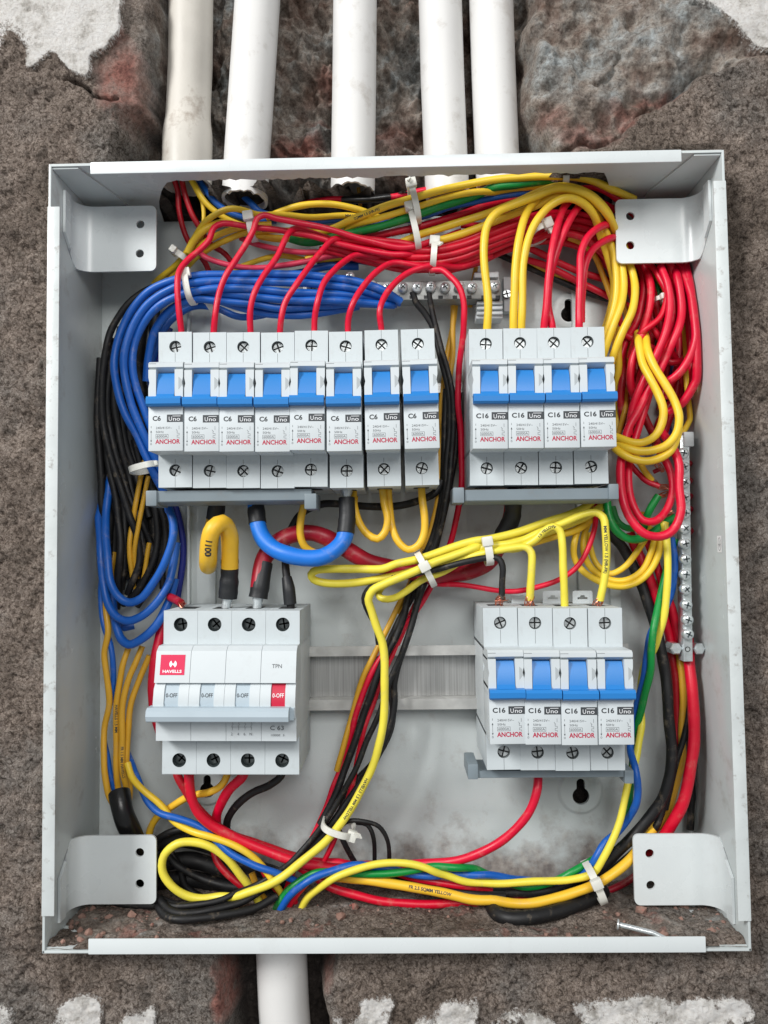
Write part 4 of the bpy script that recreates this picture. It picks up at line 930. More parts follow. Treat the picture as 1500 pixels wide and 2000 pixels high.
W('red', 15, '1040,470,30 1080,455,30 1130,462,28 1175,486,26 1215,530,24 1240,590,22', 'red wire arching low behind the two red taps of the upper right row', GR)
W('pink_red', 12, '377,470,20 393,497,24 420,510 463,520,28 513,523 563,518,28 613,507 650,496,28 720,492,26', 'pinkish red wire dipping in a shallow curve below the yellow wires at the upper left')
W('pink_red', 12, '470,465,22 500,477,24 547,487,26 597,493 647,488,26 700,480,26', 'short pinkish red wire behind the third red tap')
W('dark_red', 12, '340,350,26 347,372,24 350,413,22 363,457,20 383,490,20 400,512,16 420,560,10', 'dark red wire coming out of the dirty conduit nearest its left edge')
W('dark_red', 12, '355,350,27 361,378,26 375,420,24 390,446,22 410,476,20 440,496,16 470,540,10', 'dark red wire coming out of the dirty conduit, second from its left edge')
# --- top yellow / green / blue run
GY = 'yellow wires along the top'
W('yellow', 16, '367,493,28 376,474,30 400,446,33 440,434,30 510,462,26 580,465,26 650,446,30 700,424,36 783,394,40 850,374,42 933,357,42 1017,347,41 1100,344,40 1150,352,38 1200,371,34 1240,390,30', 'topmost yellow wire sweeping under the upper rim of the box', GY, text=('SQMM 1.5 (HR-FR)', 690, 427, 1.3, 1))
W('yellow', 14, '597,507,24 663,470,28 680,446,30 733,428,36 817,404,39 883,387,39 950,374,38 1020,366,35 1075,364,33', 'second yellow wire from the top, directly above the green one', GY)
W('green', 17, '567,466,26 607,473,26 670,461,30 717,449,33 783,431,36 850,405,38 917,384,38 983,367,38 1050,357,36 1085,353,34 1130,362,26', 'green wire sweeping along the top between yellow and blue', 'green wires')
W('blue', 12, '592,437,28 663,430,26 740,436,28 823,424,32 883,404,35 950,388,35 1017,374,34 1070,362,30', 'dusty blue wire tucked under the green one at the top')
W('yellow', 16, '740,494,28 763,482,31 817,461,34 883,438,36 950,417,37 1000,400,44 1050,377,46 1083,365,46 1117,365,46 1150,378,44 1185,412,40 1203,450,34 1213,500,32 1217,563,34 1212,600,36 1200,632,36 1187,666,34 1176,700,32', 'yellow wire making the broad arch that runs down beside the upper right bracket', GY)
W('yellow', 16, '770,497,28 795,487,31 850,474,34 900,459,35 950,440,36 1000,418,38 1043,398,42 1078,384,44 1112,384,44 1147,398,42 1170,428,38 1190,470,34 1203,520,33 1205,570,33 1196,615,33 1184,650,32 1172,690,30', 'yellow wire just inside the broad arch beside the upper right bracket', GY)
W('yellow', 17, '950,668,46 951,647,50 953,597,52 947,530,52 946,480,52 951,443,51 968,418,50 1000,402,48 1050,382,48 1083,369,49 1115,370,49 1150,382,48 1180,412,44 1205,455,34 1224,500,30 1238,540,31 1241,570,34 1234,607,36 1218,642,36 1203,680,34 1190,720,30', 'yellow wire standing up from the first upper right breaker and arching right', 'yellow taps into the upper right breakers')
W('yellow', 17, '1004,668,46 1003,643,50 1005,580,52 1007,513,52 1016,457,51 1027,422,48 1043,400,44 1070,384,40 1100,380,36', 'yellow printed wire standing up from the second upper right breaker, left of its twin', 'yellow taps into the upper right breakers', text=('HAVELLS', 1001, 640, 1.7, 1))
W('yellow', 17, '1020,668,46 1018,643,50 1020,580,52 1022,513,52 1033,463,52 1050,427,51 1073,402,50 1105,388,50 1133,394,48 1158,414,44 1178,450,36 1190,500,30 1200,560,28 1192,610,28 1180,650,26', 'yellow wire standing up from the second upper right breaker, right of its twin', 'yellow taps into the upper right breakers')
# --- red taps in bank 2
W('crimson', 16, '1064,668,46 1062,640,50 1067,597,52 1073,530,52 1080,480,51 1088,440,48 1101,405,44 1120,388,38 1150,384,30', 'bright red wire standing up from the third upper right breaker, the left one of two', 'red taps into the upper right breakers')
W('crimson', 16, '1079,668,46 1078,640,49 1070,600,49 1075,540,48 1090,485,47 1110,435,46 1130,404,42 1160,392,30 1200,410,22', 'bright red wire crossing its neighbour above the third upper right breaker', 'red taps into the upper right breakers')
W('crimson', 16, '1129,668,46 1131,640,50 1132,597,50 1133,530,49 1134,497,48 1145,467,46 1168,446,42 1200,436,34 1240,440,26', 'bright red wire standing up from the fourth upper right breaker', 'red taps into the upper right breakers')
W('crimson', 15, '1136,630,40 1137,590,42 1143,520,44 1157,487,42 1193,464,36 1235,460,26', 'red wire close behind the one from the fourth upper right breaker', 'red taps into the upper right breakers')
# --- behind the upper right taps
W('red', 14, '1000,470,18 1047,490,16 1100,517,14 1150,537 1190,550,12 1240,575,12', 'upper red wire slanting down to the right behind the upper right taps')
W('red', 14, '1000,500,16 1052,514,14 1117,545,12 1183,577 1230,600,10', 'lower red wire slanting down to the right behind the upper right taps')
W('dark_red', 13, '1060,440,18 1110,447,16 1160,466,14 1210,500,12 1250,545,12', 'dark red wire rounding the gap behind the red taps')
W('mustard', 11, '1010,498,14 1035,511,12 1070,530,10 1120,550,8', 'thin mustard wire above the slanting black one near the key hole')
W('black', 13, '960,490,9 1033,522,9 1083,543 1133,566,9 1190,585,9', 'black wire slanting down to the right past the upper right key hole')
W('mustard', 12, '1110,464,20 1140,478,18 1160,500,18 1177,537,18 1193,577 1201,613,20 1202,670,20 1200,720,18', 'mustard wire falling just left of the broad yellow arch')
W('red', 11, '1150,475,20 1180,503,20 1197,543,20 1207,583 1210,620,20 1215,660,18', 'thin red wire squeezed between mustard and yellow left of the bracket')
W('mustard', 11, '1180,500,16 1200,540,16 1220,600,14 1230,660,14 1222,740,14 1215,812,16 1205,860,16', 'mustard wire hanging deep behind the red coil')
# --- right coil of reds
GC = 'red coil on the right side'
W('crimson', 18, '1322,480,20 1345,520,26 1363,565,32 1375,612,36 1377,660,38 1371,712,38 1357,752,36 1332,788,32 1305,806,28', 'outermost bright red wire curving along the right wall', GC)
W('crimson', 18, '1305,480,20 1330,522,26 1348,565,32 1359,615,36 1358,662,38 1345,702,38 1325,731,36 1300,748,32 1280,752,26', 'bright red wire curving just inside the outermost one by the right wall', GC)
W('crimson', 18, '1290,480,18 1310,520,24 1325,560,30 1331,610,34 1325,640,36 1312,670,36 1300,698,34 1287,727,34 1262,770,34 1245,802,34 1225,838,36 1216,878,38 1212,925,40 1217,975,42 1230,1012,44 1257,1042,46 1290,1047,46 1315,1034,46 1330,1000,46 1327,950,44 1325,905,42 1310,870,38 1290,840,30', 'bright red wire forming the long outer loop that hangs below the coil', GC)
W('crimson', 16, '1275,480,18 1297,520,22 1310,557,26 1318,595 1311,632,30 1300,665,30 1286,705,30 1272,750,30 1257,800,30 1243,845,32 1232,888,34 1228,938,38 1236,985,40 1255,1016,42 1276,1018,42 1300,998,40 1314,962,38 1311,925,36 1299,898,34 1281,872,28', 'bright red wire forming the shorter inner loop that hangs below the coil', GC)
W('red', 13, '1245,500,22 1273,520,26 1290,543,30 1303,570,32 1300,597 1287,623,33 1263,643,32 1243,662,28 1230,700,24', 'thin glossy red wire curling leftward in front of the coil', GC)
W('red', 17, '1240,490,20 1260,520,22 1271,557,26 1268,597,28 1257,637 1245,675,30 1235,712,30 1232,750,28 1240,778,24 1255,800,20', 'red wire bowing left in the middle of the coil', GC)
W('red', 15, '1236,500,16 1253,530,18 1258,565,20 1253,597 1243,630,20 1225,660,18 1212,700,16 1208,735,16', 'red wire at the left edge of the coil', GC)
W('red', 14, '1262,622,22 1277,645,24 1290,662,24 1304,676,22 1320,700,18', 'short red piece crossing the coil downward to the right', GC)
W('red', 14, '1200,646,18 1225,657,20 1255,670,22 1283,686,22 1300,712,18', 'short dark stretch of red crossing the coil nearly level', GC)
W('dark_red', 16, '1222,662,14 1216,690,14 1209,725,16 1210,760,16 1216,800,16 1218,840,14', 'deep red wire hanging behind the blue toggle of the fourth upper right breaker', GC)
W('red', 14, '1290,700,18 1310,708,20 1326,706,20 1342,698,18', 'short red bend in the gap beside the right wall', GC)
W('dark_red', 16, '1235,690,12 1245,730,12 1250,780,14 1262,820,16 1280,860,14 1297,890,12', 'dark red wire in the shadow between the two yellow loops', GC)
W('dark_red', 16, '1330,730,12 1318,770,12 1300,800,12 1285,830,10 1280,870,10', 'dark red wire deep beside the earth bar', GC)
W('maroon', 16, '1225,870,18 1218,920,20 1220,980,22 1228,1010,20', 'maroon wire behind the left limb of the hanging red loops', GC)
W('red', 16, '1262,700,18 1250,740,18 1237,790,20 1225,850,20 1216,910,18', 'red wire descending under the yellow loops', GC)
W('red', 16, '1275,720,14 1262,770,16 1247,815,16 1232,880,16 1226,940,14', 'deeper red wire descending under the yellow loops', GC)
for p in ('1246,430,14 1262,520,16 1283,600,18 1290,660,18 1278,720,16', '1210,440,14 1240,500,14 1262,560,14 1275,640,14 1262,720,12 1240,780,12', '1300,500,12 1322,580,14 1332,650,14 1322,720,14 1302,780,12', '1230,540,10 1240,610,12 1232,680,12 1222,740,12 1226,830,12',
          '1330,600,10 1340,670,12 1330,740,12 1312,800,10 1296,850,10', '1270,560,8 1300,640,8 1308,720,8 1290,800,8'):
    W('red', 15, p, 'red wire sunk deep in the coil, %s' % {'1246': 'under the middle of the upper right bracket', '1210': 'under the inner edge of the upper right bracket', '1300': 'close to the green wire', '1230': 'tight against the fourth upper right breaker', '1330': 'behind the bright ones along the wall', '1270': 'beside the navy wire'}[p[:4]], GC)
W('crimson', 16, '1290,520,30 1304,560,34 1308,600,36 1300,645,38 1282,690,38 1262,735,36 1240,790,34 1228,850,32', 'bright red wire lying on top of the coil and slanting down to the left', GC)
W('crimson', 15, '1352,540,22 1366,600,26 1368,660,28 1360,715,30 1345,765,30 1322,800,26', 'second bright red wire pressed between the wall and the outermost one', GC)
W('navy', 15, '1318,700,8 1308,745,8 1304,800,8 1306,850,8 1296,880,8', 'navy wire glimpsed deep behind the red coil')
W('green', 15, '1262,380,12 1272,470,12 1280,547,14 1287,590,16 1289,632,16 1287,673,14 1284,720,10', 'green wire glimpsed behind the upper part of the coil', 'green wires')
W('yellow', 12, '1262,500,14 1280,537,16 1297,563,18 1304,605,18 1320,625,18 1336,645,20 1342,687,20 1350,737,20 1356,775,22 1350,812,24 1336,842,26 1322,860,26 1300,872,22', 'thin yellow wire running down close to the right wall')
GL = 'yellow loops on the right side'
W('yellow', 17, '1246,650,26 1250,682,34 1255,712,38 1270,740,42 1286,770,44 1296,800,46 1294,826,46 1281,851,46 1257,865,44 1232,867,42 1208,859,38 1190,850,30', 'inner of the yellow loops hanging beside the upper right breakers', GL)
W('yellow', 17, '1258,650,26 1262,682,36 1275,712,40 1300,752,44 1317,783,46 1326,815,48 1320,847,48 1304,867,47 1280,878,46 1250,882,44 1222,876,42 1200,865,34', 'outer of the yellow loops hanging beside the upper right breakers', GL)
W('yellow', 17, '1326,830,40 1321,858,44 1309,881,45 1287,895,45 1262,900,45 1237,895,44 1214,882,42 1196,868,34', 'lowest yellow curve under the hanging yellow loops', GL)
W('yellow', 13, '1242,890,26 1250,904,28 1259,920,28 1273,938,26', 'short yellow wire end pointing at the copper strands', 'wires feeding the earth bar', copper=(1278, 943))
W('crimson', 12, '1222,895,22 1237,915,24 1262,938,26 1288,950,28', 'thin red wire with twisted bare copper at its end', 'wires feeding the earth bar', copper=(1308, 953), cw=13)
W('yellow', 15, '1212,640,22 1205,690,20 1208,740,16 1210,800,14 1206,860,14', 'yellow wire passing behind the right end of the upper right breakers')
# copper twists around the earth bar
for (x0, y0, x1, y1, x2, y2, lb) in ((1290, 968, 1310, 960, 1326, 958, 'beside the green wire end'), (1296, 1012, 1314, 1000, 1330, 992, 'half way up the lower loops'), (1290, 916, 1280, 905, 1270, 893, 'under the yellow loops')):
    W('maroon', 9, '%d,%d,24 %d,%d,26' % (x0 - 14, y0 + 6, x0, y0), 'maroon wire end with bare strands %s' % lb, 'wires feeding the earth bar', copper=(x1, y1), cw=12)
# red strands on the far side of the bar
for i, (y, dx) in enumerate(((912, 0), (945, 6), (975, 5), (1000, 6), (1042, 4))):
    W('maroon', 11, '1346,%d,22 1352,%d,20 %d,%d,12 1350,%d,6' % (y - 8, y - 5, 1356 + dx // 2, y + 6, y + 26), '%s bare-ended maroon wire on the wall side of the earth bar' % ['topmost', 'second from the top', 'middle', 'second from the bottom', 'lowest'][i], 'wires feeding the earth bar', copper=(1342, y - 10), cw=9)
# --- greens under the breaker bank
W('green', 16, '1286,968,34 1273,988,34 1262,1010,32 1256,1035,26', 'short green wire end leaning inside the hanging red loops', 'green wires')
W('green', 17, '1184,960,28 1185,985,32 1190,1012,34 1205,1037,35 1227,1051,35 1250,1052,34 1275,1041,32 1300,1022,28 1318,1010,26', 'green wire curving under the hanging red loops toward the earth bar', 'green wires')
W('green', 14, '1196,990,24 1206,1018,26 1225,1032,26 1248,1030,24 1270,1018,22', 'second green curve half hidden above the larger green one', 'green wires')
# --- blue neutral bundle
bl = [('uppermost', '783,590,30 740,566,32 680,548,34 580,537,38 480,535,40 387,539,42 340,547,42 290,570,40 253,613,38 231,663,38 223,712,38 231,762,37 246,812,36 266,850,34 286,892,32 305,930,30 322,962,26 330,1000,22'),
      ('second', '783,588,27 730,574,30 680,562,33 580,553,38 480,550,42 387,553,44 340,562,44 290,593,42 260,637,40 243,687,40 242,727,39 255,782,38 276,837,36 298,887,32 318,930,28'),
      ('third', '783,592,24 740,584,28 680,578,32 580,572,37 480,566,41 387,568,43 347,577,43 308,600,41 280,634,38 262,675,37 258,712,37 265,755,36 286,812,34 306,862,30 325,905,24'),
      ('fourth', '775,594,22 700,592,27 640,596,30 547,602,34 480,590,38 387,583,40 347,596,38 322,616,34 300,650,30 290,700,28 286,745,26'),
      ('lowest', '700,598,22 647,607,26 580,617,29 513,611,31 463,598,34 400,580,36 350,588,32'),
      ('deep', '700,520,18 640,521,20 590,532,22 500,545,26 420,560,26 350,575,22'),
      ('middle', '770,596,26 720,590,29 650,585,34 560,585,37 490,578,40 430,572,41 387,576,38')]
for k, p in bl:
    W('blue', 17, p, '%s blue wire of the bundle bending from the neutral bar down the left side' % k, GB)
W('blue', 15, '600,600,18 540,610,18 470,620,18 420,600,16 380,598,14 340,620,14 317,650,14 300,700,12 296,760,12', 'dull blue wire curling down deep behind the first breaker', GB)
W('navy', 18, '330,640,10 312,690,10 304,750,10 300,820,12', 'navy wire in the shadow left of the first breaker', GB)
W('navy', 14, '340,980,10 352,1020,10 358,1070,10 352,1130,10 345,1180,10', 'navy wire hanging straight in the shadow above the main breaker', GB)
W('blue', 17, '322,965,30 329,990,32 338,1020,34 338,1052,35 326,1092,35 300,1137,34 275,1168,33 250,1176,32 231,1165,32 217,1140,30 211,1095,28 206,1040,22 208,980,12 222,930,5 240,880,4', 'blue loop lying highest in the coil left of the main breaker', GB)
W('blue', 17, '345,1060,26 338,1105,28 326,1145,30 305,1178,31 280,1202,31 252,1213,30 230,1205,29 212,1180,27 201,1137,24 197,1080,22 199,1010,12 214,950,5 236,910,4', 'middle blue loop of the coil left of the main breaker', GB)
W('blue', 18, '342,1130,24 328,1178,26 306,1220,28 280,1245,28 252,1259,27 236,1248,25 226,1224,23 216,1180,18 212,1120,12', 'lowest blue loop of the coil beside the first terminal of the main breaker', GB)
W('blue', 15, '262,1222,16 236,1226,18 220,1200,16 210,1160,14', 'inner blue strand behind the lower coil', GB)
W('blue', 12, '206,1060,8 200,1120,10 198,1180,18 203,1225,22 213,1257,22 219,1287,22 222,1325,20 218,1360,18 208,1400,16 202,1440,16 208,1475,18 220,1530,18 232,1560,16', 'thin blue wire snaking down the left wall beside the yellow ones', GB)
# --- blacks at the left
GK = 'black wires in the shadow at the left'
for k, p, ww in (('outermost', '420,560,14 335,553,22 265,580,24 222,635,24 203,710,24 199,800,22 213,880,20 238,960,18 262,1030,16 270,1100,14 250,1160,12', 15),
             ('second', '380,575,12 320,575,18 262,605,18 232,655,18 214,720,18 210,800,18 225,880,16 252,965,14 285,1040,12 300,1100,12', 14),
             ('third', '300,610,8 262,650,10 246,720,10 238,800,10 248,880,10 272,950,10 292,1010,10', 15),
             ('fourth', '226,700,8 222,780,8 226,860,8 238,940,8 246,1020,8 244,1100,8 236,1150,8', 17),
             ('fifth', '294,940,14 305,1000,16 308,1050,16 295,1105,16 268,1155,14 240,1180,10', 15),
             ('sixth', '310,980,18 322,1020,18 321,1070,18 305,1120,16 280,1160,14', 13),
             ('seventh', '206,760,6 204,850,6 210,940,6 220,1030,6 222,1110,6', 17),
             ('ninth', '216,660,12 206,740,12 203,830,12 216,920,12 232,1000,12 240,1080,12 232,1160,10', 16),
             ('tenth', '236,640,14 226,720,14 224,800,14 238,870,12 258,950,10 276,1030,10 282,1110,8', 16),
             ('eleventh', '196,700,14 192,800,14 196,900,14 202,960,12 206,1020,10', 15),
             ('twelfth', '250,900,6 256,980,6 250,1060,6 238,1130,6 226,1190,6', 18),
             ('thirteenth', '300,575,10 258,625,12 228,680,12 217,760,12 222,850,12 240,930,12', 14),
             ('fourteenth', '286,880,10 300,950,12 312,1010,12 314,1070,12 296,1140,12 268,1185,10', 13),
             ('added wide fifteenth', '244,640,6 228,720,6 222,820,6 230,930,6 246,1030,6 244,1130,6', 24),  # wide strands from here on added as dark fill behind the tangle
             ('added wide sixteenth', '218,720,4 214,820,4 216,920,4 226,1020,4 222,1120,4', 24),
             ('added wide seventeenth', '278,620,6 270,720,5 272,820,5 284,920,5 300,1020,5 296,1120,5', 24),
             ('added wide eighteenth', '256,760,4 262,860,4 276,960,4 284,1060,4 270,1150,4', 26),
             ('added wide nineteenth', '302,600,8 300,680,8 306,760,8', 20),
             ('eighth', '262,860,8 282,930,8 306,1010,8 316,1080,8 318,1150,8', 14)):
    W('black', ww, p, '%s black wire from the wall in the dark tangle at the left' % k, GK)
# --- yellows at the left
GM = 'mustard wires at the left'
W('mustard', 11, '282,900,14 272,950,16 262,1012,16 254,1062,16 259,1110,14 261,1150,12', 'thin mustard wire bowing through the dark left tangle', GM)
W('mustard', 10, '290,930,16 281,975,17 272,1025,17 263,1087,15 268,1130,12', 'thin mustard wire just right of the bowing one', GM)
W('mustard', 10, '292,1060,12 286,1100,12 278,1145,12', 'short mustard glimpse inside the blue coil', GM)
W('mustard', 13, '222,1080,8 214,1140,12 211,1190,20 213,1237,22 205,1275,22 207,1312,22 214,1375,20 205,1420,18 204,1470,20 206,1515,22 226,1568,22 240,1590,20', 'yellow wire nearest the left wall below the blue coil', GM)
W('mustard', 13, '252,1262,18 240,1300,20 235,1330,20 228,1375,20 226,1420,20 227,1460,20 229,1545,21 236,1580,20', 'yellow wire second from the left wall below the blue coil', GM, text=('HAVELLS 1.5 MM', 228, 1372, 1.5, 1))
W('mustard', 13, '278,1262,18 265,1295,20 252,1325,21 240,1375,21 238,1450,21 239,1545,22 242,1580,20', 'yellow wire third from the left wall below the blue coil', GM, text=('FR 1.5 MM HAVELLS', 239, 1460, 1.4, 1))
W('mustard', 13, '292,1280,16 272,1330,17 256,1375,18 250,1420,18 248,1460,18 250,1549,18 248,1585,18', 'rightmost yellow wire entering the black tape at the lower left', GM)
W('crimson', 20, '322,1200,16 314,1235,20 308,1262,23 301,1300,24 297,1340,23 302,1390,18 316,1440,14', 'red cable hugging the left side of the main breaker')
W('maroon', 17, '332,1166,28 344,1172,34 354,1178,40', 'dark red stub entering the first terminal of the main breaker', copper=(362, 1182), cw=12)
# --- top left yellows and blues from the conduits
W('yellow', 13, '300,555,12 313,543,14 347,517,18 365,495,24 375,476,28 393,447,32 420,420,36 447,408,38 470,409,39 505,420,36 547,420,32 613,424,30 673,421,28 740,432,24', 'printed yellow wire curling up from the left tie and running right', 'yellow wires at the upper left', text=('MM YELLOW (HR-FR) 1.5 SQ', 676, 420, 1.5, 1))
W('yellow', 13, '330,545,12 355,515,18 371,499,22 393,479,27 427,458,31 473,443,33 530,438,30', 'yellow wire rising just right of the curling one', 'yellow wires at the upper left')
W('yellow', 13, '345,545,10 365,520,16 385,500,20 409,484,24 440,470,28 490,453,30 560,450,26 640,455,24', 'lower yellow wire of the three fanning out at the upper left', 'yellow wires at the upper left', text=('HAVELLS', 496, 451, 1.5, 1))
W('yellow', 13, '370,345,28 381,365,28 391,384,28 413,407,27 443,428,25 480,440,22', 'yellow wire slanting out of the dirty conduit', 'yellow wires at the upper left')
W('yellow', 9, '386,378,27 394,392,26 398,417,25 397,445,24 394,463,22 386,490,18', 'thin yellow wire dropping straight from the dirty conduit', 'yellow wires at the upper left')
W('yellow', 14, '520,426,26 547,414,28 580,403,30 620,398,31 660,400,30 700,410,28 740,425,24', 'yellow wire humping up between the conduits toward the tape joint', 'yellow wires at the upper left')
W('yellow', 12, '420,545,12 470,520,16 547,500,20 597,507,22 663,503,22 740,500,20', 'pale yellow wire passing low beneath the pink ones', 'yellow wires at the upper left')
W('blue', 14, '385,345,24 399,367,26 422,396,27 457,418,26 490,428,24 540,432,22', 'blue wire slanting out of the dirty conduit')
W('blue', 14, '472,380,22 490,397,26 506,412,26 540,424,22', 'short blue wire leaving the ragged white conduit')
W('navy', 14, '620,515,16 680,510,18 740,515,18 800,530,14', 'navy wire passing under the red bundle by the seventh tap')
W('crimson', 13, '585,400,20 617,393,22 645,389,24 672,389,24', 'red lead entering the black taped joint from the left')
W('tape', 15, '668,391,25 700,391,26 730,389,26 762,385,25', 'black taped joint lying across the middle conduit mouth', name='taped_joint', cat='cable joint', matn='tape_black')
W('crimson', 13, '758,386,24 793,380,25 830,372,25 862,366,22', 'red lead leaving the black taped joint to the right')
W('black', 12, '676,366,20 684,382,18 690,400,14', 'black wire hanging in the mouth of the middle conduit')
W('mustard', 8, '700,366,20 702,384,18 704,404,14', 'thin mustard wire in the mouth of the middle conduit')
# --- cables between the banks
gsl = dict(sleeve='sleeve_black')
W('amber', 33, '424,965,30 423,1000,28 414,1035,26 409,1075,28 408,1098,34 407,1104,44 407,1090,55 408,1060,60 417,1032,62 434,1022,58 446,1040,52 449,1070,48 449,1110,46', 'thick short yellow cable bent double above the main breaker', 'thick supply cables', n=20, parts=[('sleeve', '425,950,34 424,985,32 419,1014,30', 35), ('sleeve', '449,1092,46 448,1130,45 445,1168,44', 37), ('lug', '445,1165,44 441,1188,44', 18)], text=('1100', 404, 1050, 3.2, 2))
W('light_blue', 33, '500,960,40 500,990,40 504,1022,42 512,1048,44 533,1071,47 565,1085,50 597,1090,51 629,1087,51 656,1072,50 671,1055,48 677,1030,47', 'thick glossy blue cable hanging in a U under the C6 breakers', 'thick supply cables', n=20, parts=[('sleeve', '499,958,40 500,990,40 503,1022,42', 35), ('sleeve', '677,972,45 678,1010,46 675,1042,48', 34), ('lug', '677,955,44 677,975,45', 19)])
W('maroon', 33, '505,1150,44 513,1100,40 521,1083,38 542,1059,34 572,1045,32 609,1042,30 641,1053,30 671,1071,28 722,1097,26 773,1110,24 850,1125,22 900,1120,22 951,1100,24 972,1070,26 990,1035,28 1001,990,32 1003,960,36', 'thick dark red cable running from the main breaker to the upper right breakers', 'thick supply cables', n=20, parts=[('sleeve', '516,1100,40 510,1135,43 504,1168,44', 37), ('lug', '504,1165,44 502,1190,44', 18), ('sleeve', '1003,962,38 1000,1010,32 981,1048,28', 36)])
W('black', 16, '568,1190,42 567,1160,42 560,1127,40 556,1093,34 560,1055,28 569,1033,26 585,1007,26 606,992,26 634,983,26 661,984,26 708,989,26 773,989,26 813,979,26 850,962,26 862,940,24', 'black cable from the fourth pole of the main breaker running right under the C6 row', n=14, parts=[('sleeve', '560,1128,40 564,1150,42 567,1180,42', 25)])
# --- yellow U jumpers
GJ = 'short yellow jumpers under the C6 breakers'
W('amber', 16, '600,950,40 597,975,38 588,1011,36 586,1041 593,1064,34 611,1078,32 640,1082,30 668,1062,30 688,1015,34 692,970,38', 'first yellow jumper, hooking behind the blue U cable', GJ)
W('amber', 16, '690,955,36 694,996,38 702,1023,39 717,1044,40 737,1053,41 751,1040,41 757,1013,41 751,985,40 747,955,40', 'middle yellow jumper hanging in a U right of the black sleeve', GJ, copper=(746, 962), ce=1)
W('amber', 16, '758,950,38 759,975,38 761,1001,38 766,1034,39 778,1059,40 798,1073,41 817,1065,42 828,1044,42 830,1013,42 825,975,41 823,950,40', 'right yellow jumper hanging in a U, scorched brown along its right limb', GJ)
# --- centre falling bundle
GF = 'bundle falling between the breaker banks'
W('black', 14, '806,570,25 812,590,24 829,611,22 846,640,22 857,680,22 870,730,24 878,780,24 877,850,24 872,910,24 868,970,26 858,1020,26 850,1060,24 835,1110,22 820,1160,22 805,1215,22 786,1275,24 774,1315,24 770,1340,24 771,1368,24 764,1410,24 750,1448,24 725,1500,26 694,1545,28 660,1592,28 620,1642,28 568,1698,30 518,1735,32 464,1762,38 402,1778,44 328,1787,48 262,1782,46 215,1762,34 195,1730,24', 'black wire from the neutral bar, right-hand edge of the falling bundle', GF)
W('black', 12, '838,570,25 841,595,24 851,640,24 862,680,25 874,720,26 884,775,26 884,850,26 880,920,28 872,975,30 860,1030,28 846,1075,24 833,1120,22 814,1185,24 798,1236,26 785,1275,28 762,1330,28 742,1390,28 715,1448,28 696,1500,30 672,1545,30 645,1590,30 600,1648,30 555,1695,32 505,1728,32 450,1752,36 380,1767,40 320,1773,40 265,1762,34 235,1735,26', 'black wire from the neutral bar, left-hand fork of the falling bundle', GF)
W('black', 15, '872,760,20 868,850,20 868,920,22 864,975,24 848,1040,22 822,1100,18 798,1165,18 788,1203,20 773,1241,20 758,1270,22 738,1320,22 724,1360,22 708,1400,22 692,1450,24 673,1505,24 655,1555,26 625,1610,26', 'thick black wire in the middle of the falling bundle', GF)
W('black', 13, '887,800,22 890,860,22 882,930,22 868,1000,22 842,1090,18 820,1130,16 806,1165,16 775,1222,18 755,1275,18 752,1320,20 768,1380,20 764,1420,20 735,1480,22 700,1520,22 680,1548,22 665,1585,22', 'black wire at the right of the bundle where it crosses the steel rail', GF)
W('black', 10, '850,1114,32 903,1100,34 930,1095,36', 'short black stretch under the tied yellow wires', GF)
W('red', 11, '811,1180,14 795,1215,14 775,1260,14 748,1320,16 727,1381,18 712,1419,20 700,1470,20 690,1525,22 672,1580,22 655,1633,22 640,1668,22 622,1702,22', 'red wire weaving behind the black ones and out below the tie', GF)
W('mustard', 12, '885,560,12 885,600,12 884,650,14 884,700,14 872,780,14 862,860,16 858,930,18 855,975,20 848,1010,20 838,1051,20 822,1095,18 805,1135,16 788,1165,16 773,1193,16 755,1229 738,1265,18 726,1290,20 712,1318,20 697,1368,20 684,1419,20 672,1460,20 658,1505,20', 'mustard printed wire along the left edge of the falling bundle', GF, text=('FR 1.5 SQMM', 831, 1072, 1.4, 1))
W('mustard', 11, '893,560,10 884,640,12 872,705,14 862,790,14 866,900,14 864,975,18 855,1020,18 840,1070,16 820,1118,14 800,1160,14 780,1200,14', 'second mustard wire showing through the gap beside the last C6 breaker', GF)
W('mustard', 10, '930,520,10 925,545,8 918,600,6', 'short mustard wire behind the neutral bar holder')
GS = 'yellow wires tied above the lower right breakers'
W('lemon', 17, '1180,962,26 1157,979,30 1138,994,34 1103,1009,37 1063,1020,39 1010,1040,41 970,1053,42 943,1060,43 903,1066,42 850,1081,41 811,1093,42 773,1101,42 747,1111,41 697,1112,40 646,1111,40 618,1113,40 607,1121,39 611,1131,37 628,1137,36 671,1140,36 722,1137,37 773,1126,38 811,1114,39 850,1103,38 900,1088,36 950,1072,34', 'long yellow loop reaching furthest left above the main breaker', GS, text=('(HR-FR) 1.5 SQMM YELLOW', 762, 1129, 1.5, 1))
W('lemon', 17, '1190,970,26 1172,992,30 1140,1012,32 1090,1030,34 1037,1049,38 965,1062,42 903,1079,44 850,1097,46 828,1108,47 785,1127,46 750,1142,45 728,1153,44 719,1170,43 725,1193,42 735,1224,41 746,1252,40 751,1285,40 752,1320,40 751,1368,39 747,1419,39 739,1457,39 725,1505,38 703,1549,38 673,1597,38 637,1641,38 600,1675,37 560,1706,36 522,1728,36 477,1744,36 423,1759,35 378,1756,35 340,1735,36 317,1700,36 320,1669,36 345,1648,36 378,1645,35 411,1654,34 444,1677,32 473,1714,30 497,1748,28 518,1785,24', 'bright yellow wire hanging in front of the bundle and looping at the lower left', GS, text=('HAVELLS 1.5 MM YELLOW', 716, 1520, 1.5, 1))
W('lemon', 15, '905,1092,36 860,1118,38 823,1134,38 793,1155,38 768,1168,36 747,1169,34 739,1162,32 744,1148,30 773,1130,28 811,1116,28', 'small yellow loop tucked right of the bright hanging wire', GS)
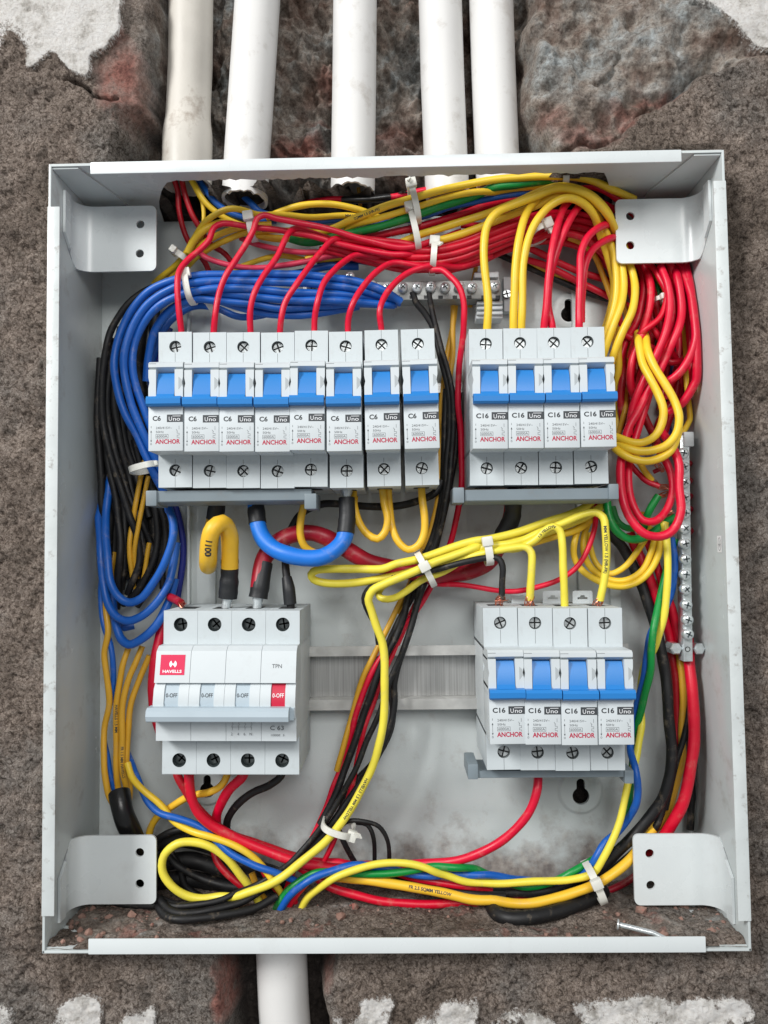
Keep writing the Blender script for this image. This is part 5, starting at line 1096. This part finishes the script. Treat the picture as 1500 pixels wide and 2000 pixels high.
W('lemon', 16, '850,1092,38 903,1078,40 950,1068,44 1010,1062,44 1050,1043,44 1103,1021,46 1143,1004,46 1163,1001,46 1177,1010,47 1182,1038,48 1184,1097,48 1180,1137,48 1175,1160,48 1172,1172,47', 'printed yellow wire bent down into the fourth lower right breaker', GS, copper=(1166, 1184), cw=20, text=('MM YELLOW 1.5 (HR-FR)', 1184, 1030, 1.6, -1))
W('lemon', 16, '850,1101,36 920,1080,40 962,1068,43 1010,1066,44 1045,1053,46 1064,1036,47 1080,1029,48 1093,1037,48 1098,1065,49 1099,1110,49 1102,1150,48 1103,1186,46', 'yellow wire bent down into the third lower right breaker', GS, text=('1.5 YELLOW', 1048, 1051, 1.4, -1))
W('lemon', 16, '850,1106,40 920,1086,44 962,1075,46 1000,1069,47 1026,1068,48 1037,1078,49 1038,1110,50 1036,1150,49 1035,1171,47', 'yellow wire bent down into the second lower right breaker', GS, copper=(1037, 1184), cw=20)
W('black', 13, '740,1258,28 735,1224,30 719,1193,32 711,1168,34 722,1147,36 750,1138,38 790,1124,40 828,1116,42 850,1112,42 903,1099,46 957,1089,48 973,1091,49 981,1105,50 981,1137,49 980,1172,48', 'black wire bent down into the first lower right breaker', GS, copper=(974, 1182), cw=22)
W('yellow', 15, '1010,1066,32 1037,1062,32 1090,1046,32 1130,1033,30 1157,1012,28 1175,985,24', 'lowest yellow wire of the tied run above the lower right breakers', GS)
W('crimson', 11, '800,1125,18 850,1137,22 903,1142,26 973,1153,30 1010,1154,32 1050,1147,34 1090,1134,35 1125,1110,35 1146,1078,35 1158,1041,34 1163,1010,30 1166,975,26', 'thin red wire sagging behind the yellow ones above the lower right breakers')
# --- yellow loops behind the fourth lower right breaker
GQ = 'yellow loops right of the lower right breakers'
W('yellow', 14, '1165,975,20 1138,1010,24 1122,1057,28 1122,1089,28 1135,1112,28 1161,1131,28 1193,1144,28 1220,1145,28 1249,1133,29 1271,1112,30 1287,1080,31 1293,1048,31 1300,1020,30', 'outer yellow loop bulging below the green wire', GQ)
W('yellow', 14, '1160,1000,18 1143,1040,22 1141,1083,24 1155,1110,24 1180,1128,24 1207,1135,25 1233,1130,26 1257,1112,27 1273,1080,28 1281,1048,28 1287,1025,26', 'middle yellow loop bulging below the green wire', GQ)
W('yellow', 13, '1150,1040,18 1155,1075,19 1167,1104,20 1190,1120,22 1203,1117,23 1222,1104,24 1241,1080,25 1260,1053,26 1272,1030,24', 'inner yellow strand of the loops below the green wire', GQ)
W('mustard', 13, '1258,1000,20 1252,1040,20 1244,1060,20', 'short mustard wire between green and red below the coil')
# --- right vertical bundle
GV = 'vertical bundle along the right wall'
W('lemon', 15, '1297,1022,32 1302,1050,34 1305,1093,36 1301,1160,36 1297,1200,36 1287,1240,34 1278,1268,30 1262,1292,24 1252,1330,22 1249,1387,22 1247,1440,24 1240,1485,28 1227,1528,30 1218,1570,32 1209,1606,33 1194,1645,34 1176,1678,34 1158,1703,33 1113,1716,31 1040,1722,30 967,1725,30 912,1719,30 870,1706,31 827,1692,34 783,1685,36 739,1687,36 692,1699,36 655,1714,36 622,1736,34 600,1754,32 583,1788,28', 'yellow wire of the twisted three that hugs the lower right breakers', GV)
W('green', 15, '1319,1053,24 1306,1100,26 1292,1155,30 1284,1187,34 1276,1227,38 1273,1267,38 1271,1307,36 1261,1347,32 1251,1385,26 1240,1440,20 1236,1490,22 1232,1531,28 1226,1575,26 1206,1624,24 1180,1662,24 1150,1688,28 1120,1705,30 1088,1719,28 1020,1728,24 960,1712,26 923,1699,30 893,1695,33 838,1696,33 783,1703,32 736,1707,32 700,1706,30 650,1700,30 618,1703,32 597,1714,32 568,1735,32 547,1764,30 533,1790,26', 'green wire of the twisted three that hugs the lower right breakers', GV)
W('blue', 15, '1311,1050,28 1317,1093,28 1316,1133,28 1309,1165,26 1290,1205,24 1272,1235,30 1264,1280,34 1260,1320,32 1252,1352,28 1240,1400,22 1233,1459,24 1242,1500,34 1246,1540,36 1242,1570,34 1227,1597,28 1206,1624,28 1182,1645,30 1167,1672,32 1149,1699,30 1130,1713,28 1080,1724,24 1020,1722,24 985,1714,27 948,1707,29 893,1711,30 838,1711,30 802,1707,30 760,1698,30 699,1690,32 655,1699,34 618,1710,35 597,1722,35 564,1748,33 540,1788,28', 'blue wire of the twisted three that hugs the lower right breakers', GV)
W('black', 22, '1175,1000,12 1191,1040,14 1215,1070,16 1247,1128,18 1265,1173,20 1280,1220,22 1292,1280,24 1301,1330,26 1307,1400,28 1311,1470,28 1305,1520,28 1290,1565,27 1258,1610,26 1215,1654,25 1172,1694,24 1110,1726,22 1060,1740,20 980,1748,20 900,1742,20 830,1732,20 760,1722,20', 'fat black cable crossing behind the earth bar and sweeping to the bottom', GV, n=16)
W('black', 15, '1313,1440,24 1309,1500,26 1302,1550,26 1287,1594,24 1262,1638,22 1218,1682,20 1165,1716,18 1100,1744,16 1000,1760,16 920,1758,16', 'second black wire sweeping along the bottom right', GV)
W('red', 20, '1230,1040,16 1241,1067,18 1260,1107,20 1276,1147,20 1287,1181,20 1300,1215,18 1312,1260,16 1320,1310,14 1324,1370,14 1322,1440,14', 'thick red wire slanting down behind the twisted three', GV)
W('red', 17, '1254,1030,16 1265,1059,18 1281,1101,20 1297,1147,22 1313,1190,22 1321,1230,20 1328,1270,18 1332,1310,14', 'red wire slanting down just left of the earth bar', GV, copper=None)
W('dark_red', 15, '1300,1165,12 1310,1240,14 1317,1300,16 1322,1360,18 1323,1420,18 1316,1480,18 1305,1540,16 1285,1590,14', 'dark red wire deep in the vertical bundle', GV)
W('mustard', 15, '1287,1133,10 1306,1190,12 1322,1250,14 1330,1310,18 1333,1370,20 1332,1430,21 1333,1480,22 1325,1515,22 1314,1555,22 1302,1595,20 1275,1625,18', 'mustard wire deep in the vertical bundle left of the big red', GV)
W('red', 23, '1341,1235,18 1345,1293,24 1351,1347,28 1356,1400,30 1356,1453,31 1349,1499,32 1344,1525,32 1332,1570,31 1314,1606,28 1292,1642,24 1262,1680,20', 'big red wire running down from the foot of the earth bar', GV, n=16)
W('black', 12, '1350,1340,18 1342,1400,22 1334,1440,24 1322,1480,25 1312,1530,24 1300,1580,22', 'thin shiny black wire crossing beside the big red', GV)
W('black', 15, '1362,1420,10 1360,1500,10 1352,1560,10 1348,1620,10', 'dark wire against the right wall behind the big red', GV)
W('yellow', 12, '1290,1575,18 1281,1606,20 1266,1627,20 1240,1665,18', 'yellow wire peeping out above the lower right bracket', GV)
W('maroon', 14, '1270,1685,14 1237,1713,14 1205,1732,13 1170,1745,12 1120,1756,12', 'maroon wire low under the lower right bracket', GV)
# --- bottom run
GO = 'wires swept along the bottom of the box'
W('amber', 19, '1281,1610,22 1262,1640,26 1236,1672,30 1206,1699,33 1170,1723,35 1130,1740,36 1095,1753,36 1040,1764,36 985,1765,36 930,1759,36 857,1743,35 783,1729,33 728,1718,30 681,1710,26 640,1712,22', 'thick yellow wire making the lowest long curve along the bottom', GO, n=16, text=('FR 2.5 SQMM YELLOW', 800, 1733, 1.6, 1))
W('crimson', 18, '1051,1500,34 1051,1520,36 1049,1545,38 1036,1582,38 1011,1615,37 978,1644,35 937,1666,33 893,1680,30 838,1686,26 780,1690,24 700,1692,22 637,1690,22 590,1682,22', 'bright red wire curving from under the lower right breakers to the bottom', GO)
W('red', 17, '560,1672,24 600,1700,24 644,1732,26 692,1748,27 747,1760,28 802,1765,29 857,1766,28 912,1763,26 980,1758,22 1060,1760,18', 'red wire drooping lowest at the bottom middle', GO)
W('red', 14, '760,1700,20 802,1713,24 857,1725,26 912,1733,26 960,1740,22', 'short red stretch under the green and blue twist', GO)
W('black', 26, '1180,1740,20 1150,1757,30 1095,1778,42 1040,1791,48 996,1793,48 970,1782,42 955,1758,30', 'fat black cable bulging onto the dusty floor', GO, n=16)
W('black', 20, '985,1752,24 930,1746,24 860,1735,22 790,1722,20 700,1716,18', 'black wire under the yellow twist at the bottom', GO)
W('red', 15, '515,1700,22 530,1725,24 548,1745,26 575,1760,26 562,1790,22', 'short red wire bending down into the lower conduit', GO)
W('red', 14, '600,1723,34 580,1745,32 566,1765,30 556,1790,26', 'red wire beside the blue one entering the lower conduit', GO)
# --- from under the main breaker
GU = 'wires leaving the main breaker downwards'
W('red', 20, '368,1495,38 369,1515,40 371,1545,40 382,1578,38 407,1607,36 444,1629,34 485,1648,32 526,1665,31 568,1679,30 617,1690,29 680,1702,26 760,1712,22', 'thick red wire dropping from the first pole of the main breaker', GU, n=14)
W('dark_red', 18, '343,1495,32 347,1515,34 361,1541,34 385,1575,32 418,1605,29 455,1630,27 500,1648,26 555,1668,25 600,1682,24 660,1696,22', 'deeper red wire dropping behind the first red one', GU)
W('crimson', 20, '480,1495,36 474,1516,38 448,1541,36 431,1570,32 422,1596,28 424,1618,24', 'bright red wire leaning left from the third pole of the main breaker', GU, n=14)
W('amber', 15, '446,1495,34 443,1516,34 433,1534,34 411,1547,33 369,1557,30 336,1574,26 307,1595,22 293,1624,18 292,1660,14', 'yellow wire bending left from the second pole of the main breaker', GU)
W('black', 16, '556,1495,34 549,1516,34 526,1534,33 493,1549,31 462,1573,28 445,1599,24 443,1625,18', 'black wire curving left from the fourth pole of the main breaker', GU)
W('blue', 14, '240,1440,10 247,1470,12 255,1493,18 266,1520,24 287,1562,28 311,1584,30 345,1596,32 386,1615,33 417,1640,34 452,1668,35 493,1686,35 539,1703,34 580,1722,30', 'blue wire wandering diagonally below the main breaker', GU)
W('yellow', 14, '249,1490,22 258,1516,24 278,1541,27 311,1572,30 336,1601,31 369,1619,32 411,1632,34 452,1648,35 485,1669,35 510,1692,34 532,1716,33 549,1750,30 556,1790,26', 'thin yellow wire wandering diagonally below the main breaker', GU)
W('dark_red', 15, '418,1660,16 423,1680,18 440,1703,20 469,1727,20 500,1745,18', 'dark red wire seen inside the yellow loop')
W('black', 15, '290,1660,14 311,1636,18 349,1620,20 400,1622,20 450,1650,18 500,1690,18 530,1730,18', 'black wire arching over the yellow loop', 'black coils at the lower left')
W('black', 15, '300,1690,12 320,1668,14 345,1690,16 390,1714,18 452,1731,18 500,1735,18', 'black wire crossing inside the yellow loop', 'black coils at the lower left')
W('black', 14, '330,1660,10 352,1690,10 365,1730,10 420,1762,12 490,1758,14', 'black wire under the lower edge of the yellow loop', 'black coils at the lower left')
W('black', 16, '540,1750,32 500,1772,38 430,1788,46 350,1798,52 285,1799,52 226,1786,46 192,1755,34 185,1710,24', 'outermost black curve resting on the dusty floor at the lower left', 'black coils at the lower left')
W('black', 16, '545,1700,26 520,1725,28 470,1750,32 400,1764,36 340,1768,36 296,1752,30 285,1715,20', 'inner black curve under the yellow loop', 'black coils at the lower left')
for k_, p_ in (('upper', '300,1650,8 360,1640,8 430,1660,8 500,1700,8 560,1725,8'), ('middle', '300,1690,8 370,1680,6 440,1700,6 520,1730,8'), ('lower', '300,1725,8 370,1716,6 450,1730,6 540,1745,10')):
    W('black', 30, p_, '%s added fat black cable darkening the space behind the yellow loop' % k_, 'black coils at the lower left', n=14)  # added black tubes that darken the back panel behind the loop
W('tape', 40, '233,1548,22 238,1570,24 246,1600,24 262,1640,22 275,1690,18 300,1730,14', 'black taped bunch where the left mustard wires end', name='taped_bunch', cat='cable joint', matn='tape_black', n=18)
# --- small black loops by the lower tie
W('black', 9, '655,1625,18 681,1603,22 710,1604,24 739,1615,24 757,1643,22 761,1690,18', 'thin black wire arching furthest right beside the lower tie', 'thin black arches by the lower tie')
W('black', 9, '690,1606,18 717,1611,20 729,1633,20 732,1690,16', 'thin black wire arching just inside the outer one', 'thin black arches by the lower tie')
W('black', 12, '655,1605,24 666,1632,24 681,1663,22 696,1690,18', 'black wire slanting down right from the lower tie', 'thin black arches by the lower tie')
W('mustard', 14, '520,1760,18 505,1740,20 492,1705,20', 'mustard wire rising from the lower conduit under the loop')

# ---- resolve: sample, push overlapping wires apart, sweep
def catmull(A, step=.0022):
    n = len(A); out = []
    for i in range(n - 1):
        p0 = A[i - 1] if i else A[0] * 2 - A[1]; p1, p2 = A[i], A[i + 1]; p3 = A[i + 2] if i + 2 < n else A[-1] * 2 - A[-2]
        d = lambda a, c: max((a - c).length, 1e-6) ** .5
        t0 = 0; t1 = t0 + d(p0, p1); t2 = t1 + d(p1, p2); t3 = t2 + d(p2, p3); m = max(2, int((p2 - p1).length / step))
        for j in range(m):
            t = t1 + (t2 - t1) * j / m
            a1 = p0 * ((t1 - t) / (t1 - t0)) + p1 * ((t - t0) / (t1 - t0)); a2 = p1 * ((t2 - t) / (t2 - t1)) + p2 * ((t - t1) / (t2 - t1)); a3 = p2 * ((t3 - t) / (t3 - t2)) + p3 * ((t - t2) / (t3 - t2))
            b1 = a1 * ((t2 - t) / (t2 - t0)) + a2 * ((t - t0) / (t2 - t0)); b2 = a2 * ((t3 - t) / (t3 - t1)) + a3 * ((t - t1) / (t3 - t1))
            out.append(b1 * ((t2 - t) / (t2 - t1)) + b2 * ((t - t1) / (t2 - t1)))
    out.append(A[-1].copy()); return out
tot = 0
for wd in WIRES:
    wd['P'] = catmull([P(*q) for q in wd['A']]); hm = sum(q[2] for q in wd['A']) / len(wd['A'])
    rs_ = random.Random(len(wd['P']) * 7 + int(wd['w'])); ph_ = [rs_.uniform(0, 6.28) for _ in range(6)]; m_ = len(wd['P']); amp_ = .0002
    for j_, p_ in enumerate(wd['P']):
        e_ = min(1, j_ / 6, (m_ - 1 - j_) / 6); s_ = j_ * .0022
        for a_ in range(3): p_[a_] += amp_ * e_ * (math.sin(s_ * 110 + ph_[a_]) + .35 * math.sin(s_ * 240 + ph_[a_ + 3]))
    wd['r'] = wd['w'] * (.93 if wd['w'] < 24 else 1) / scale_at(hm) / 2 * MM; wd['o'] = tot; tot += len(wd['P'])
def relax():
    X = np.array([tuple(p) for wd in WIRES for p in wd['P']]); Rr = np.concatenate([[wd['r']] * len(wd['P']) for wd in WIRES])
    ID = np.concatenate([[i] * len(wd['P']) for i, wd in enumerate(WIRES)])
    pin = np.ones(len(X))
    for wd in WIRES:
        m = len(wd['P']); k = min(4, m // 3)
        for j in range(k): pin[wd['o'] + j] = j / k; pin[wd['o'] + m - 1 - j] = j / k
    kd = kdtree.KDTree(len(X))
    for i, p in enumerate(X): kd.insert(p, i)
    kd.balance(); I = []; J = []
    for i, p in enumerate(X):
        for _, j, _d in kd.find_range(p, Rr[i] + .0062):
            if j > i and ID[i] != ID[j]: I.append(i); J.append(j)
    I = np.array(I); J = np.array(J); D = np.zeros_like(X); X0 = X.copy()
    sgn = np.where(X0[I, 1] <= X0[J, 1], -1.0, 1.0)
    CL = []
    for (xa, xb, ya, yb) in ((100, 312, 398, 536), (1198, 1400, 380, 520), (100, 312, 1624, 1776), (1232, 1440, 1622, 1778)):
        a, c = P(xa, ya, 34), P(xb, yb, 34); CL.append((X0[:, 0] > a.x) & (X0[:, 0] < c.x) & (X0[:, 2] < a.z) & (X0[:, 2] > c.z))
    under = np.any(CL, axis=0)
    for it in range(26):
        Q = X0 + D; d = Q[I] - Q[J]; d[:, 1] += sgn * .0003; L = np.linalg.norm(d, axis=1) + 1e-9; need = (Rr[I] + Rr[J]) * .97 - L
        a = need > 0; n = d[a] / L[a][:, None] * np.array([.45, 1.25, .45]); mv = n * (need[a] * .25)[:, None]
        acc = np.zeros_like(X); cnt = np.zeros(len(X)); np.add.at(acc, I[a], mv); np.add.at(acc, J[a], -mv); np.add.at(cnt, I[a], 1); np.add.at(cnt, J[a], 1)
        D += acc / np.maximum(1, cnt ** .6)[:, None] * pin[:, None]
        S2 = D.copy(); S2[1:-1] = (D[:-2] + 2 * D[1:-1] + D[2:]) / 4
        edge = np.zeros(len(X), bool)
        for wd in WIRES: edge[wd['o']] = True; edge[wd['o'] + len(wd['P']) - 1] = True
        S2[edge] = D[edge]; D = S2
        Q = X0 + D; D[:, 1] = np.minimum(D[:, 1], -Rr - .0016 - X0[:, 1])
        D[:, 1] = np.where(under, np.maximum(D[:, 1], -.0338 + Rr - X0[:, 1]), D[:, 1])
        D[:, [0, 2]] = np.clip(D[:, [0, 2]], -.0022, .0022)
    Q = X0 + D
    lim = (BW / 2 - 2.0) * MM - Rr; Q[:, 0] = np.clip(Q[:, 0], -lim, lim)
    for wd in WIRES: wd['P'] = [Vector(Q[wd['o'] + j]) for j in range(len(wd['P']))]
relax()
def strands(b, a, d, w, seed):
    rs = random.Random(seed); L = (d - a).length; t = (d - a).normalized(); u = Vector((0, -1, 0)); u = (u - t * u.dot(t)).normalized(); v = t.cross(u)
    for i in range(11):
        ph = rs.uniform(0, 6.28); R = w * rs.uniform(.15, .5); pts = []
        for j in range(7):
            s = j / 6; an = ph + s * 2.4; pts.append(a + t * (L * s * rs.uniform(.95, 1.05)) + u * R * math.cos(an) * (1 + .3 * s) + v * R * math.sin(an) * (1 + .3 * s))
        b.tube(pts, .00022, 'copper', n=5)
def wrap_text(b, wd, st, px, py, cap, dr):
    """letters printed round the sheath facing the viewer, from the wire point nearest (px,py)"""
    pts = wd['P']; t0 = P(px, py, 40); cam_d = lambda p: (CAM - p).normalized()
    def pix(p):
        d = p - CAM; z = d.dot(fwd); return 750 + F * d.dot(right) / z, 1000 - F * d.dot(up) / z
    s0 = min(range(len(pts)), key=lambda i: (pix(pts[i])[0] - px) ** 2 + (pix(pts[i])[1] - py) ** 2 + pts[i].y / MM * 8)
    q = MB(); q.text(st, 0, 0, 0, cap, 'ink_dark', bold=.03); r = wd['r']
    bm = bmesh.new(); vv = [bm.verts.new(z) for z in q.v]
    for f in q.f:
        try: bm.faces.new([vv[i] for i in f])
        except ValueError: pass
    for i in range(-2, 9):
        bmesh.ops.bisect_plane(bm, geom=bm.verts[:] + bm.edges[:] + bm.faces[:], plane_co=(0, 0, cap * MM * i / 7), plane_no=(0, 0, 1))
    bm.verts.index_update(); q.v = [tuple(z.co) for z in bm.verts]; q.f = [[z.index for z in f.verts] for f in bm.faces]; bm.free()
    cum = [0]
    for i in range(1, len(pts)): cum.append(cum[-1] + (pts[i] - pts[i - 1]).length)
    out = []
    # read direction: walk so that letters advance left-to-right or downwards
    j = min(len(pts) - 1, s0 + 6); a_, c_ = pix(pts[max(0, s0 - 1)]), pix(pts[j]); fwdr = 1 if ((c_[0] - a_[0]) + (c_[1] - a_[1]) * .9) > 0 else -1
    if dr == 2: fwdr = -1
    for vx, vy, vz in q.v:
        s = cum[s0] + fwdr * vx
        s = min(max(s, 0), cum[-1]); i = int(np.searchsorted(cum, s)); i = min(max(i, 1), len(pts) - 1); f = (s - cum[i - 1]) / (cum[i] - cum[i - 1] + 1e-12)
        p = pts[i - 1].lerp(pts[i], f); t = (pts[i] - pts[i - 1]).normalized() * fwdr; c = cam_d(p); c = (c - t * c.dot(t)).normalized(); sd = c.cross(t) * -1
        an = (vz - cap * MM * .5) / r
        out.append(p + c * (r + .00004) * math.cos(an) + sd * -(r + .00004) * math.sin(an))
    b.add(out, q.f, 'ink_dark')
for wi, wd in enumerate(WIRES):
    b = MB(); mname = wd.get('matn') or 'wire_' + wd['col']; rr_ = [wd['r'] * (1 + .02 * math.sin(i_ * .9 + wi) + .015 * math.sin(i_ * .31 + wi * 2)) for i_ in range(len(wd['P']))]; b.tube(wd['P'], rr_, mname, n=wd['n'])
    cname = {'crimson': 'red', 'pink_red': 'red', 'dark_red': 'red', 'maroon': 'red', 'lemon': 'yellow', 'mustard': 'yellow', 'amber': 'yellow', 'light_blue': 'blue', 'navy': 'blue'}.get(wd['col'], wd['col'])
    nm = wd.get('name') or ('%s_cable' if wd['w'] >= 30 else '%s_wire') % cname
    o = b.build(nm, smooth=60); tag(o, wd['label'].strip(), wd.get('cat') or ('cable' if wd['w'] >= 30 else 'wire'), wd['group'])
    for kind, pts, pw in wd.get('parts', []):
        A = [P(*[float(z) for z in q.split(',')]) for q in pts.split()]; C = catmull(A, .0015); b = MB(); rr = pw / scale_at(44) / 2 * MM
        if kind == 'sleeve':
            n = len(C); rad = [rr * (.93 if i < n * .42 else 1.0 if i > n * .5 else .965) * (1 + .02 * math.sin(i * 1.7)) for i in range(n)]
            if wd['w'] < 20 : rad = [rr * (.8 + .2 * min(1, i / (n * .4))) for i in range(n)]
            b.tube(C, rad, 'sleeve_black', n=20); b.build('heat_shrink_sleeve', o, smooth=50)
        else:
            b.tube(C, [rr * (1.2 if i < 2 else .95) for i in range(len(C))], 'zinc', n=16); b.build('cable_lug', o, smooth=50)
    if wd.get('copper'):
        e = wd['P'][0] if wd.get('ce') == 0 else wd['P'][-1]; hh = -e.y / MM; b = MB(); d = P(wd['copper'][0], wd['copper'][1], hh + 1)
        t = (wd['P'][-1] - wd['P'][-3]).normalized(); dd = d - e
        if dd.length < .003: dd = t * .004
        strands(b, e - dd.normalized() * .002, e + dd, wd.get('cw', 12) / 3.7 * MM, wi); b.build('copper_strands', o, smooth=60)
    if wd.get('text'):
        b = MB(); wrap_text(b, wd, *wd['text']); b.build('sheath_print', o, smooth=0)

# ------------------------------------------------------------------ nylon ties
def tie(cx, cy, h, ang, length, depth, head=.5, tail=None, w=3.4, label='', hsz=1.0):
    """band round a bundle; ang is the strap direction in the picture (degrees, 0 = along +x, 90 = up)"""
    c = P(cx, cy, h); sc = scale_at(h); a = math.radians(ang); u = Vector((math.cos(a), 0, math.sin(a))); v = Vector((0, -1, 0)); ax = Vector((-math.sin(a), 0, math.cos(a)))
    A = length / 2 / sc * MM; B = depth / 2 * MM; n = 40; vs = []; hw = w / 2 * MM; th = .55 * MM
    for i in range(n):
        t = 2 * math.pi * i / n; cu, cv = math.cos(t), math.sin(t); e = .7
        x = A * abs(cu) ** e * (1 if cu > 0 else -1); y = B * abs(cv) ** e * (1 if cv > 0 else -1); nr = (u * (cu / A) + v * (cv / B)).normalized(); p = c + u * x + v * y
        for s, k in ((-1, -1), (1, -1), (1, 1), (-1, 1)): vs.append(p + ax * hw * s + nr * th * k)
    fs = [[i * 4 + j, i * 4 + (j + 1) % 4, ((i + 1) % n) * 4 + (j + 1) % 4, ((i + 1) % n) * 4 + j] for i in range(n) for j in range(4)]
    b = MB(); b.add(vs, fs, 'tie_nylon'); o = b.build('cable_tie', smooth=50); tag(o, label, 'cable tie', 'white nylon cable ties')
    t = math.acos(max(-1, min(1, head * 2 - 1))); cu, cv = math.cos(t), math.sin(t); e = .7
    p = c + u * (A * abs(cu) ** e * (1 if cu > 0 else -1)) + v * (B * abs(cv) ** e + .0012); k = hsz
    q = MB(); q.box(-2.9 * k, 2.9 * k, -2.6 * k, 2.6 * k, -1.6, 2.2, 'tie_nylon', .7); R = Matrix((tuple(ax), (0, 1, 0), tuple(u))).transposed()
    q.v = [tuple(p + R @ Vector(z)) for z in q.v]; q.build('head', o, smooth=50)
    if tail:
        e_ = P(tail[0], tail[1], h + depth / 2 + 3); q = MB(); d = e_ - p; L = d.length; dn = d.normalized(); s = dn.cross(Vector((0, 1, 0))).normalized(); nn = s.cross(dn)
        pr = []
        for f in (0, .25, .5, .75, 1):
            m = p + dn * L * f + nn * .0008 * math.sin(f * 3)
            for si, ni in ((-1, -1), (1, -1), (1, 1), (-1, 1)): pr.append(m + s * (hw * .85 * (1 - .15 * f)) * si + nn * .0005 * ni)
        q.add(pr, [[i * 4 + j, i * 4 + (j + 1) % 4, (i + 1) * 4 + (j + 1) % 4, (i + 1) * 4 + j] for i in range(4) for j in range(4)] + [(0, 1, 2, 3), (16, 17, 18, 19)], 'tie_nylon'); q.build('tail', o, smooth=30)
tie(371, 565, 42, -80, 56, 16, head=.02, label='cable tie clasping the blue bundle beside the first red tap')
tie(809, 398, 38, -78, 74, 16, head=.12, tail=(799, 348), label='uppermost cable tie on the run over the yellow and green wires')
tie(808, 448, 35, -78, 84, 17, head=.1, tail=(797, 404), label='cable tie just below the uppermost one, across the red and yellow wires')
tie(846, 505, 31, -95, 54, 22, head=.06, tail=(862, 476), label='cable tie with an upturned tail clasping the red bundle above the neutral bar')
tie(1052, 458, 32, 20, 40, 24, head=.7, tail=(1080, 454), label='small cable tie with a pointed tail between the yellow and red taps', w=3.2)
tie(1101, 352, 38, -85, 26, 12, head=.05, label='cable tie crowning the yellow arch under the upper rim')
tie(492, 446, 34, -82, 44, 16, head=.3, label='translucent cable tie behind the second red tap')
tie(352, 500, 22, -35, 36, 10, head=.3, hsz=.7, label='cable tie on the yellow wires rising at the upper left')
tie(285, 914, 30, 14, 56, 20, head=.98, label='cable tie round the blue and black bundle left of the C6 terminals', hsz=.5)
tie(410, 596, 20, -60, 28, 10, head=.3, label='cable tie peeping between the first two red taps below the blue bundle', hsz=.8)
tie(831, 1112, 37, -63, 72, 24, head=.45, label='cable tie where the yellow run crosses the falling bundle')
tie(952, 1078, 42, -82, 50, 16, head=.12, label='cable tie on the yellow run above the first lower right breaker', w=4)
tie(661, 1612, 30, -18, 62, 26, head=.95, tail=(704, 1634), label='cable tie with a long tail at the foot of the falling bundle')
tie(1160, 1722, 32, -68, 66, 26, head=.3, label='cable tie round the bottom run left of the lower right bracket', w=4)
tie(1285, 588, 22, 5, 20, 14, head=.5, label='small cable tie on the green wire inside the red coil', hsz=.6, w=2.4)
